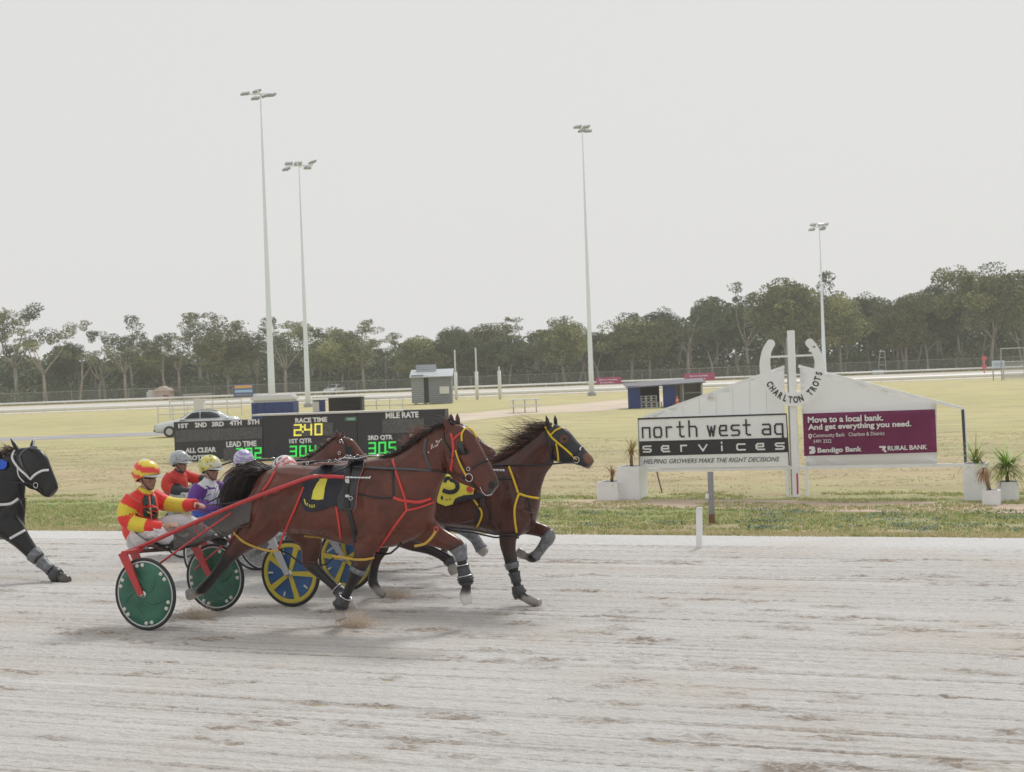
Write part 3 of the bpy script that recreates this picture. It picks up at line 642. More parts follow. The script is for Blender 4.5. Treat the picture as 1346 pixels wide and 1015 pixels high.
def patch(name, bv, poly, m, parent, Y, off=.012, step=2.0, fm=lambda p: p, th=.006, dflt=None):
    """cloth panel: the polygon traced in photo pixels laid on the flank, with thickness"""
    poly = [fm(p) for p in poly]; xs = [p[0] for p in poly]; ys = [p[1] for p in poly]
    def inside(x, y):
        c = False; j = len(poly)-1
        for i in range(len(poly)):
            xi, yi = poly[i]; xj, yj = poly[j]
            if (yi > y) != (yj > y) and x < (xj-xi)*(y-yi)/(yj-yi)+xi: c = not c
            j = i
        return c
    # triangulate a fine grid clipped to the polygon
    bm = NB(); A = bm.faces.new([bm.verts.new((p[0], p[1], 0)) for p in poly])
    x = min(xs)+step
    def cut(co, no): bmesh.ops.bisect_plane(bm, geom=bm.verts[:]+bm.edges[:]+bm.faces[:], plane_co=co, plane_no=no)
    while x < max(xs): cut((x, 0, 0), (1, 0, 0)); x += step
    y = min(ys)+step
    while y < max(ys): cut((0, y, 0), (0, 1, 0)); y += step
    vs = list(bm.verts); base = {}
    for v in vs:
        p, n, ok = hit(bv, v.co.x, v.co.y, Y, dflt or Y-.26); base[v] = (p, ok, v.co.x, v.co.y)
    med = sorted(b[0].y for b in base.values() if b[1]) or [Y-.25]; ref = med[len(med)//2]
    for v in vs:
        p, ok, x, y = base[v]
        yy = p.y if ok and abs(p.y-ref) < .3 else ref
        d = ray(x, y).normalized(); v.co = onY(x, y, yy)-d*off
    bmesh.ops.triangulate(bm, faces=bm.faces[:])
    r = bmesh.ops.extrude_face_region(bm, geom=bm.faces[:]); 
    for g in r['geom']:
        if isinstance(g, bmesh.types.BMVert): g.co = g.co+(Vector((0, 0, H))-g.co).normalized()*th
    return fin(name, bm, m, parent, True)
def sleeve(name, ti, k, i0, i1, gain, m, parent):
    pts, rs, asp = ti[k]; bm = NB(); n = i1-i0
    rr = [r*gain*(1.05 if j in (0, n) else 1) for j, r in enumerate(rs[i0:i1+1])]
    tube(bm, pts[i0:i1+1], rr, 12, [max(a, .85) for a in asp[i0:i1+1]]); return fin(name, bm, m, parent, True)
def hairs(name, roots, n, ln, dirf, m, parent, rnd, r0_=.006, seg=6, wav=.02, P=None, spread=.03):
    bm = NB()
    for i in range(n):
        t_ = rnd.random()*(len(roots)-1); k = int(t_); f = t_-k; p = roots[k]*(1-f)+roots[min(k+1, len(roots)-1)]*f
        p = p+Vector((rnd.gauss(0, .008), rnd.gauss(0, spread), rnd.gauss(0, .008))); d = dirf(t_/(len(roots)-1), rnd); L_ = ln*rnd.uniform(.45, 1.15); pts = [p]
        for s in range(seg):
            u = (s+1)/seg; d2 = dirf.grav(d, u) if hasattr(dirf, 'grav') else d
            p = p+d2*L_/seg+Vector((rnd.gauss(0, wav), rnd.gauss(0, wav), rnd.gauss(0, wav)))*u*.5; pts.append(p)
        tube(bm, pts, [r0_*(1-.9*j/seg) for j in range(seg+1)], 4)
    return fin(name, bm, m, parent, True)
def mk(dx, dy_, dz, jit, g=(0, 0, 0)):
    def f(t_, r): return Vector((dx+r.gauss(0, jit), dy_+r.gauss(0, jit), dz+r.gauss(0, jit))).normalized()
    def grav(d, u): return (d+Vector(g)*u).normalized()
    f.grav = grav; return f
def ringobj(name, c, r_, th, m, parent, nrm=Vector((0, -1, 0))):
    bm = NB(); a = nrm.cross(Vector((0, 0, 1))).normalized(); b = a.cross(nrm); pts = [c+a*r_*math.cos(i*math.pi/8)+b*r_*math.sin(i*math.pi/8) for i in range(17)]
    tube(bm, pts, th, 6, side=nrm); return fin(name, bm, m, parent, True)
def line3(name, pts, r_, m, parent, N=6):
    bm = NB(); tube(bm, pts, r_, N); return fin(name, bm, m, parent, True)

# ------------------------------------------------------------------ horse with number 7 (nearest)
Y1 = 13.27
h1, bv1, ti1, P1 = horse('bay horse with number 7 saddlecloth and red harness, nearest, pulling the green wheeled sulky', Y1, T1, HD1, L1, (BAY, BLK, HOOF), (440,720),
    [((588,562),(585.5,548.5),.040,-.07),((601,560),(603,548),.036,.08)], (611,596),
    spots=[(648,646,-.17,.075,(.05,.035,.033)),(653,634,-.15,.05,(.05,.03,.028)),(614,594,-.14,.045,(.03,.012,.01)),(645.5,638,-.19,.040,(.005,.004,.004)),(613,790,.16,.09,(.6,.58,.55)),(247,782,-.14,.05,(.12,.11,.10)),(447,812,-.16,.05,(.07,.06,.06))], voxel=.0105, grooves=G1)  # dark spot around the eye is shadow put into the coat colour
rnd = random.Random(1)
# bridle
br = strap('bridle', bv1, [(592.8,570),(595,579),(596,592),(592.8,618)], 3.6, REDS, h1, Y1)
strap('brow_band', bv1, [(595.5,579),(601,573),(606.8,569)], 3.2, REDS, br, Y1); strap('brow_band', bv1, [(607,580),(607.2,570),(613,562.5),(621,566),(626.5,575)], 2.6, YELS, br, Y1, off=.008)
strap('cheek_strap', bv1, [(599,592),(604.5,608),(612.8,625)], 3.4, YELS, br, Y1); strap('cheek_strap', bv1, [(600.5,592),(606,608),(613.5,622)], 1.4, BLACKL, br, Y1, off=.011)
strap('noseband', bv1, [(641,605),(632,608),(620,616)], 3.0, BLACKL, br, Y1)
p, n, ok = hit(bv1, 605.5, 589.5, Y1, Y1-.2); R = Matrix.Rotation(-.30, 3, 'Y') @ Matrix.Rotation(-.35, 3, 'Z')
bm = NB(); box(bm, onY(605.8, 589.5, p.y-.028), (.074, .02, .112), R, .009); fin('blinker', bm, mat('blinker_leather', (.03, .033, .037), .35), br, True)
p, n, ok = hit(bv1, 616.5, 628, Y1, Y1-.2)
ringobj('bit_ring', onY(616.5, 628, p.y-.02), .036, .005, STEEL, br); ringobj('bit_ring', onY(615.5, 616.5, p.y-.01), .017, .004, STEEL, br)
line3('bit_shank', [onY(a, b, p.y-.03) for a, b in ((631,640),(634,647),(639,651.5),(646.5,650))], .004, STEEL, br)
line3('chin_chain', [onY(a, b, p.y-.01) for a, b in ((603,625),(612,632),(620,636),(628,645))], .007, BLACKL, br)
strap('throat_strap', bv1, [(583,568.6),(584,578),(590.7,590.7),(596,603)], 2.6, BLACKL, br, Y1)
strap('neck_strap', bv1, [(560.5,577),(558,592),(562,607),(567,618)], 3.6, mat('worn_leather', (.07,.075,.085), .4), h1, Y1)
# freeze-brand marks on the neck
bm = NB(); r_ = random.Random(3)
for i in range(15):
    x = 563+r_.random()*17; y = 591-(x-563)*.85+r_.uniform(-2, 5); p, n, ok = hit(bv1, x, y, Y1, Y1-.1)
    if ok: ball(bm, p+n*.001, (.006, .003, .009), seg=6)
fin('brand_marks', bm, mat('white_hair', (.6,.57,.55), .8), h1)
# saddlecloth with number 7
sc1 = patch('saddlecloth', bv1, [(408,621),(425,610.5),(452,612),(455,640),(455,662),(435,666),(420,671.5),(407,673),(400.5,671.5),(396,662),(395,650),(397,636)], NAVY, h1, Y1, .010)
patch('number', bv1, [(411,629.5),(412,623.5),(431,624),(430,631),(427.3,640),(425,656.5),(417,657.5),(409.2,656.2),(411.5,645),(416.5,635),(421,630)], YELC, sc1, Y1, .020, th=.003)
patch('maker_lettering', bv1, [(399,656),(400.5,656),(402.2,662),(401.3,664.2)], YELC, sc1, Y1, .019, th=.002)
for i, (a, b) in enumerate(((403,663.5),(406.4,665.5),(409.4,666),(412.2,665.5))):
    patch('maker_lettering', bv1, [(a,b-2.2),(a+1.8,b-2.2),(a+1.8,b-1.2),(a+.9,b-.9),(a+.9,b+.4),(a+2,b+.4),(a+2,b+1.5),(a,b+1.5)], YELC, sc1, Y1, .019, th=.002, step=4)
# saddle pad, girth
pad = patch('saddle_pad', bv1, [(459,604),(478,602.5),(478.5,612),(472,632),(468,667),(464,671),(444,670),(443,655),(450,640),(452,618)], mat('pad_black', (.045,.045,.047), .6, var=.3, vscale=30), h1, Y1, .016)
strap('piping', bv1, [(479,613),(474,625),(470.5,638),(468.5,655),(467,668),(464,672)], 1.6, mat('dull_red', lin((150,84,80)), .6), pad, Y1, off=.025)
strap('girth', bv1, [(458,669),(463,688),(465.5,700),(466,712)], 6, BLACKL, h1, Y1, .008, .01)
strap('saddle_strap', bv1, [(462,606),(457,630),(455,650),(457,668)], 7, BLACKL, pad, Y1, .028, .01)
for y in (632, 652): p, n, ok = hit(bv1, 456.5, y, Y1, Y1-.25); bm = NB(); box(bm, p-ray(456, y).normalized()*.045, (.045, .012, .05 if y == 632 else .025), bevel=.004); fin('buckle', bm, STEEL, pad)
ringobj('terret', onY(461, 655, hit(bv1, 461, 655, Y1, Y1-.25)[0].y-.05), .018, .004, STEEL, pad)
# chrome fittings over the back
for x, y in ((404,609),(415,608),(424,607),(433,606),(441,606),(447,604),(452,603),(456,600),(460,600),(465,602),(470,599.5),(475,601),(480,598.5),(489,598),(497,598)): ringobj('back_fitting', onY(x, y, Y1-.08+rnd.random()*.12), .012, .0035, STEEL, pad, Vector((.4, -1, 0)).normalized())
line3('back_fitting', [onY(a, b, Y1-.02) for a, b in ((398,609),(420,606),(440,606),(460,601),(480,600),(500,598))], .008, BLACKL, pad)
line3('back_fitting', [onY(a, b, Y1-.12) for a, b in ((440,608),(452,602),(470,603),(486,599),(500,599))], .006, STEEL, pad)
# breastplate and straps
for path, w_, m_ in (([(516,604),(522,625),(528,643),(532,656),(534,671)],3.6,REDS),([(517,654),(526,657.5),(536,659),(551,660),(566,655.5)],4.2,REDS),([(534,671),(550,667.5),(570,660)],3.0,REDS),([(534,671),(520,690),(506,710),(497,722),(495,728)],3.2,REDS),([(515,605),(516.5,630),(517,654)],3.2,BLACKL),([(463,648),(480,651),(497,654.5),(517,654)],2.4,BLACKL)):
    strap('breast_strap', bv1, path, w_, m_, h1, Y1)
strap('rein', bv1, [(462,613),(500,615.5),(540,617),(566,619)], 3, mat('worn_leather', (.07,.075,.085), .4), h1, Y1, .02, taut=True)
strap('rein', bv1, [(566,619),(590,622.5),(606,627),(615,629)], 2, BLACKL, h1, Y1, .03)
line3('rein', [onY(462, 612, Y1-.18), onY(420, 628, Y1-.34), onY(380, 640, Y1-.33), onY(330, 655, Y1-.3), onY(300, 662, Y1-.25), onY(272, 664, Y1-.05)], .008, BLACKL, h1)
line3('rein', [onY(470, 604, Y1+.1), onY(420, 606, Y1+.2), onY(370, 618, Y1+.2), onY(330, 635, Y1+.2), onY(272, 661, Y1+.1)], .008, BLACKL, h1)
strap('breeching', bv1, [(364,613),(357,628),(351,638),(345,645)], 3.4, REDS, h1, Y1)
strap('hobble_hanger', bv1, [(399,640),(388,668),(376,695),(366,722)], 3, REDS, h1, Y1, .012, taut=True); strap('hobble_hanger', bv1, [(442,666),(445,686),(448,708)], 3.2, REDS, h1, Y1)
strap('hobble_hanger', bv1, [(309,664),(308.5,680),(307,700)], 2.2, REDS, h1, Y1)
strap('hobble', bv1, [(307,700),(320,712),(338,720),(357,724.5),(366,723)], 3.2, GOLD, h1, Y1, .006); 
line3('hobble', [onY(a, b, Y1-.1) for a, b in ((366,722),(380,729),(396,741),(420,744),(430,741),(444,728))], .009, BLACKL, h1)
strap('hobble', bv1, [(400,704.5),(420,706.5),(448,708)], 3, GOLD, h1, Y1, .006)
strap('hobble', bv1, [(437,731),(452,733),(466,735.5),(480,735.5),(492,733)], 3.4, GOLD, h1, Y1, .012)
strap('hobble', bv1, [(545,718),(558,715),(567,707),(573,698)], 3.4, GOLD, h1, Y1, .006); 
line3('hobble', [onY(a, b, Y1-.05) for a, b in ((495,727),(505,729),(514,727),(522,720),(528,714))], .010, BLACKL, h1)
ringobj('hobble_ring', onY(573, 696, Y1-.02), .022, .007, REDS, h1)
# leg boots
for k, a, b, g, m_ in (('far_fore', 12, 16, 1.18, GREYB), ('far_fore', 17, 22, 1.22, BOOT), ('far_fore', 20, 23, 1.22, BOOT), ('near_fore', 21, 25, 1.25, BOOT), ('near_fore', 12, 14, 1.1, GREYB), ('far_hind', 21, 25, 1.25, BOOT)):
    bt = sleeve('leg_boot', ti1, k, a, b, g, m_, h1)
    if m_ is BOOT and k != 'near_hind':
        pts, rs, _ = ti1[k]; j = (a+b)//2
        for q in (a, b-1): ringobj('boot_strap', pts[q], rs[q]*1.3, .006, STEEL if q == a else BLACKL, bt, (pts[q+1]-pts[q]).normalized())
# mane and tail
crest = [P1(*p) for p in ((508,600),(524,596),(540,586),(553,576),(568,565),(582,557),(590,556))]
hairs('mane', crest, 420, .12, mk(-.75, -.5, -.05, .25, (0, 0, -.5)), hair_d, h1, rnd, .0045, wav=.01, spread=.02)
hairs('mane', crest[2:5], 170, .17, mk(-.95, -.1, .30, .18, (-.25, 0, .0)), hair_r, h1, rnd, .0034, wav=.03, spread=.02)
hairs('forelock', [P1(592,556), P1(600,556)], 40, .12, mk(-.5, -.2, .4, .3, (0, 0, -.3)), hair_d, h1, rnd, .006)
tr = [P1(347,619), P1(352,616), P1(346,624)]
def tdir(t_, r): return Vector((-1+r.gauss(0, .1), r.gauss(0, .18), .42+r.gauss(0, .16))).normalized()
tdir.grav = lambda d, u: (Vector((d.x*(1-.55*u), d.y, d.z*(1-u)))+Vector((0, 0, -2.6*u**1.5))).normalized()
hairs('tail', tr, 900, .74, tdir, hair_d, h1, rnd, .0065, seg=9, wav=.02, spread=.045)

# ------------------------------------------------------------------ horse with number 5 (leading, black hood)
Y2 = 14.87; HOOD = (.028, .028, .032)
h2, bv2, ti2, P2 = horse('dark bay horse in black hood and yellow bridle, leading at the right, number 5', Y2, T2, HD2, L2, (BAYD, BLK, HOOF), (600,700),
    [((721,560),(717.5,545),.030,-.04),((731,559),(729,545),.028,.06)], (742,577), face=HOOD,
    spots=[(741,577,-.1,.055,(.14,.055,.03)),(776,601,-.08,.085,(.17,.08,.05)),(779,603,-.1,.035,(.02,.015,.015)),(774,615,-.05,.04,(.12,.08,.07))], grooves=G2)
br = strap('bridle', bv2, [(716.6,561),(723.5,573),(733,582),(746,593),(758,604.5)], 2.8, YELS, h2, Y2)
strap('cheek_strap', bv2, [(723,573),(730,566),(738.7,562)], 2.6, YELS, br, Y2); strap('cheek_strap', bv2, [(731,583),(733,594),(734,606)], 2.6, YELS, br, Y2)
strap('noseband', bv2, [(766,588),(760,592),(755,598),(751,602)], 4, BLACKL, br, Y2); p, n, ok = hit(bv2, 757, 605, Y2, Y2-.08); ringobj('bit_ring', onY(757.5, 604.5, p.y-.02), .03, .005, STEEL, br)
strap('throat_strap', bv2, [(716,562),(719,580),(724,597),(727,608)], 2, BLACKL, br, Y2)
patch('hood_lettering', bv2, [(761,591),(763,587.5),(765.4,588),(763,592.5)], WHT, br, Y2, .014, th=.002, step=5)
strap('rein', bv2, [(640,612),(672,611),(700,611),(719,610.5),(740,608.5),(757,605)], 2.2, BLACKL, h2, Y2, .02, taut=True)
strap('breast_strap', bv2, [(669,613),(675,630),(681,648)], 3, YELS, h2, Y2); strap('breast_strap', bv2, [(682,649),(677,665),(676.5,680),(679,700)], 3, YELS, h2, Y2); strap('breast_strap', bv2, [(682,649),(695,653),(708,655)], 3.2, YELS, h2, Y2)
strap('breast_strap', bv2, [(690,645),(697,665),(700,690)], 2, BLACKL, h2, Y2); strap('breast_strap', bv2, [(640,628),(660,629),(675,629.5)], 2.2, BLACKL, h2, Y2)
strap('hobble_hanger', bv2, [(622,656),(633,673),(630,687),(623,697)], 2.6, YELS, h2, Y2); strap('girth', bv2, [(632,655),(629,675),(626,697)], 5, BLACKL, h2, Y2)
strap('hobble_hanger', bv2, [(640,655),(644,675),(641,690)], 2, BLACKL, h2, Y2)
for dy_ in (0, 4): line3('hobble', [onY(a, b+dy_, Y2-.25) for a, b in ((585,693),(620,696),(650,702.5),(682,703))], .009, BLACKL, h2)
sc2 = patch('saddlecloth', bv2, [(583,620),(602,618),(614,633),(624,640),(622,650),(607,652),(598,656),(595,663),(586,665.5),(575.5,661.5),(571,651),(575,640)], YELC, h2, Y2, .02)
patch('cloth_border', bv2, [(598,656),(607,652),(622,650),(640,646),(640,653),(620,657),(604,660),(595,663)], NAVY, sc2, Y2, .03)
strap('number', bv2, [(592,631),(599,633),(601.5,640),(598,645.5),(590,647),(582.5,644.5)], 5.5, NAVY, sc2, Y2, .035); strap('number', bv2, [(592,629),(587,628.5),(584.5,634)], 4.5, NAVY, sc2, Y2, .035)
for q in ([(579,654),(581,651),(582.5,655),(581,658)], [(585,657),(588,656),(588,658)], [(589.5,656),(592,655),(592,657.5)]): patch('maker_lettering', bv2, q, NAVY, sc2, Y2, .034, th=.002, step=5)
patch('red_tab', bv2, [(614,640),(618,639),(623,645),(618,648),(613,645)], REDS, sc2, Y2, .034)
for k, a, b, g, m_ in (('far_fore', 10, 20, 1.12, GREYB), ('near_fore', 14, 16, 1.08, GREYB), ('near_fore', 21, 25, 1.3, BOOT), ('near_fore', 17, 20, 1.2, BOOT), ('near_hind', 21, 24, 1.15, BOOT)):
    sleeve('leg_boot', ti2, k, a, b, g, m_, h2)
crest = [P2(*p) for p in ((655,606),(673,597),(688,586),(702,574),(714,563),(726,557))]
hairs('mane', crest, 420, .24, mk(-.95, -.15, .12, .16, (-.1, 0, -.35)), hair_d, h2, rnd, .004, wav=.02, spread=.02)
hairs('mane', crest[:3], 150, .26, mk(-.9, -.2, -.05, .16, (-.1, 0, -.1)), hair_r, h2, rnd, .003, wav=.025); hairs('mane', crest[2:], 90, .44, mk(-.92, 0, .22, .13, (-.3, 0, -.05)), hair_r, h2, rnd, .003, wav=.035)
hairs('tail', [P2(478,624), P2(474,632)], 260, .55, tdir, hair_d, h2, rnd, .010, seg=8, wav=.022, spread=.04)

# ------------------------------------------------------------------ horse hidden behind number 7, only face, ears and boots show
Y3 = 16.3; f3 = lambda p: (600+(p[0]-728)*.93, 555+(p[1]-557)*.88)
L3 = dict(L2); L3['near_fore'] = [(676,674,20,-.14,.5),(692,694,13,-.15,.7),(712,702,10,-.15,.8),(730,711,9.5,-.15,.9),(744,720,8.5,-.15,.9),(754,731,6.8,-.15,.9),(760,741,7,-.15,.95),(765,749,8,-.15,1),(770,754,6,-.15,1)]
h3, bv3, ti3, P3 = horse('bay horse hidden behind number 7, showing ears, face and a booted foreleg', Y3, T2, [((729,557),(728,605),.065,0),((740,560),(736,610),.085,0),((752,572),(744,612),.09,0),((762,583),(752,614),.08,0),((771,590),(758,616),.064,0),((779,596),(766,618),.055,0),((784,602),(772,620),.05,0)], L3, (BAY, BLK, HOOF), (600,700),
    [((722,561),(720,543),.040,-.05),((730,560),(729,543),.040,.05)], None, fm=f3, spots=[(783,603,0,.05,(.03,.02,.02)),(779,597,-.05,.05,(.25,.12,.07))], voxel=.0135)
br = line3('bridle', [P3(742,569,-.09), P3(750,578,-.09), P3(759,590,-.085)], .012, BLACKL, h3); line3('noseband', [P3(762,583,-.02), P3(758,590,-.08), P3(755,600,-.08)], .012, BLACKL, br)
crest = [P3(*p) for p in ((690,585),(702,574),(714,563),(726,557))]; hairs('mane', crest, 120, .22, mk(-.9, -.1, .3, .2, (-.1, 0, -.35)), hair_d, h3, rnd, .006, wav=.02)
sleeve('leg_boot', ti3, 'near_fore', 9, 20, 1.15, GREYB, h3)

# ------------------------------------------------------------------ brown horse at the back, head over number 7's saddle
Y4 = 18.8; f4 = lambda p: (446+(p[0]-585)*.60, 574+(p[1]-557)*.66)
HD4 = [((585,556),(583,612),.075,0),((600,558),(590,625),.095,0),((614,562),(600,632),.105,0),((626,576),(612,638),.10,0),((638,590),(622,640),.085,0),((648,602),(634,643),.07,0),((658,616),(644,648),.06,0),((664,628),(652,652),.058,0)]
h4, bv4, ti4, P4 = horse('reddish brown horse in the background, head in front of the scoreboard above number 7', Y4, T1, HD4, L1, (BAY, BLK, HOOF), (440,720),
    [((582,562),(578,543),.048,-.05),((594,560),(592,543),.046,.05)], (610,588), fm=f4, voxel=.0135)
br = line3('bridle', [P4(588,562,-.11), P4(598,580,-.13), P4(604,600,-.13), P4(612,628,-.12)], .014, BLACKL, h4)
bm = NB(); box(bm, P4(607,586,-.15), (.10,.02,.13)); fin('blinker', bm, BLACKL, br); ringobj('bridle_ring', P4(588,566,-.12), .02, .007, STEEL, br); ringobj('bridle_ring', P4(585,590,-.12), .02, .007, STEEL, br)
crest = [P4(*p) for p in ((508,600),(524,596),(540,586),(553,576),(568,565),(582,557),(592,556))]; hairs('mane', crest, 140, .10, mk(-.9, -.15, .2, .25, (0, 0, -.3)), hair_r, h4, rnd, .005, wav=.02); hairs('mane', crest, 100, .08, mk(-.8, -.25, .1, .25, (0, 0, -.4)), hair_d, h4, rnd, .009)
line3('reins', [P4(520,604,-.1), P4(440,603,-.1), P4(350,607,-.1), P4(290,625,-.1)], .012, BLACKL, h4)
for x, y in ((470,600),(440,603),(400,607),(380,606),(350,610)): ringobj('back_fitting', P4(x, y, -.05), .03, .007, STEEL, h4)

# ------------------------------------------------------------------ horse of the driver in blue, hidden by number 7
Y6 = 17.5; f6 = lambda p: (398+(p[0]-347)*.70, 613+(p[1]-612)*.68)
h6, bv6, ti6, P6 = horse('dark bay horse almost hidden behind number 7, only legs glimpsed beneath it', Y6, T1, HD4, L1, (BAYD, BLK, HOOF), (440,720), [((582,560),(578,548),.036,-.05),((594,558),(592,548),.036,.05)], None, fm=f6, voxel=.018)
# ------------------------------------------------------------------ black horse entering at the left
Y5 = 15.7; f5 = lambda p: p
m5 = lambda p: (28+(p[0]-573)*.88, 664+(p[1]-668)*.86)
T5 = [(m5(a), m5(b), w_) for a, b, w_ in T1[:9]]+[((-22,612),(12,709),.21),((-8,606),(27,694),.175),((2,601),(31,668),.13),((12,596),(31,650),.10),((21,590),(30,637),.085)]
HD5 = [((24,589),(28,630),.072,0),((38,588),(34,639),.092,-.02),((51,590),(40,643),.102,-.03),((60,599),(47,645),.098,-.04),((65,611),(53,649),.08,-.05),((70,623),(57,652),.066,-.06),((74,633),(61,654),.06,-.07),((76,641),(66,654),.05,-.07)]
def m5l(st): return [(*m5(s[:2]), s[2]*.87, s[3], s[4]) for s in st]
L5 = {'near_hind': m5l(L1['near_hind']), 'far_hind': m5l(L1['far_hind']), 'near_fore': m5l(L1['near_fore']),
 'far_fore': [(2,682,24,-.08,.5),(20,700,17,-.1,.65),(31,713,12.5,-.1,.75),(41,725,10,-.1,.85),(48,732,9,-.1,.9),(57,741,6.5,-.1,.9),(67,750,6.2,-.1,.9),(74,756,8,-.1,.95),(80,759,6,-.1,1),(86,762,7.5,-.1,1),(91,764,5,-.1,1.1)]}
BK = (.009, .007, .008)
h5, bv5, ti5, P5 = horse('black horse with white bridle straps entering at the far left edge', Y5, T5, HD5, L5, (BK, BLK, HOOFD), (-100,740),
    [((22,591),(13.6,576),.033,-.06),((41,589),(43,577.5),.03,.06)], (52,607), spots=[(73,640,-.12,.03,(.008,.007,.007)),(66,760,-.1,.001,BK)], voxel=.0125, mus=[(*m5((a, b)), c*.87, d*.87, e, f) for a, b, c, d, e, f in MUS[:5]], grooves=[([m5(q) for q in pl], d, w_*.87) for pl, d, w_ in G1[:10]])
br = strap('bridle', bv5, [(19,592),(16,602),(24,615),(34,624),(40,630)], 3.2, WHT, h5, Y5); strap('noseband', bv5, [(64,618),(55,619),(46,624),(40,630)], 3.2, WHT, br, Y5)
strap('brow_band', bv5, [(49,588),(40,588),(30,594),(26,602),(30,613)], 2.6, mat('grey_strap', (.12,.13,.15), .5), br, Y5); strap('cheek_strap', bv5, [(23,616),(25,626),(32,634)], 2, WHT, br, Y5)
strap('cheek_strap', bv5, [(27,600),(31,612),(40,628)], 2.4, BLACKL, br, Y5); p, n, ok = hit(bv5, 47, 638, Y5, Y5-.1); ringobj('bit_ring', onY(47, 638, p.y-.02), .033, .006, STEEL, br)
line3('chin_chain', [onY(a, b, p.y-.01) for a, b in ((33,634),(42,636),(52,644),(56,647))], .008, BLACKL, br)
bm = NB(); 
for k in range(5): ball(bm, P5(44+k*.4, 588-k*2.6, .06-.02), (.016, .018, .012), seg=8)
fin('ear_band', bm, WHT, br)
strap('breast_strap', bv5, [(-14,663),(0,663.5),(14,662),(24,655.5)], 3.6, WHT, h5, Y5); strap('hobble', bv5, [(13,708),(22,703),(33,697)], 3.4, WHT, h5, Y5)
line3('trace', [onY(a, b, Y5-.25) for a, b in ((-10,681),(10,668),(35,655))], .007, BLACKL, h5); line3('trace', [onY(a, b, Y5-.1) for a, b in ((25,656),(31,668),(32,690))], .007, BLACKL, h5)
strap('rein', bv5, [(-14,628),(10,633),(38,636)], 2, BLACKL, h5, Y5, .02, taut=True)
sleeve('leg_boot', ti5, 'far_fore', 10, 13, 1.14, GREYB, h5); sleeve('leg_boot', ti5, 'far_fore', 14, 18, 1.25, GREYB, h5); sleeve('leg_boot', ti5, 'far_fore', 19, 23, 1.3, BOOT, h5)
crest = [P5(*p) for p in ((-20,612),(-8,605),(2,600),(12,595),(22,590))]; hairs('mane', crest, 160, .2, mk(-.9, -.15, .4, .25, (0, 0, -.3)), hair_d, h5, rnd, .007, wav=.02); hairs('mane', crest[3:], 30, .2, mk(-.9, -.1, .3, .2, (0, 0, -.1)), hair_r, h5, rnd, .004, wav=.02)
patch('blue_neck_cloth', bv5, [(-14,606),(2,604),(9,607),(9,613),(5,617),(-14,618)], mat('royal_blue', lin((40,90,200)), .7), h5, Y5, .03)
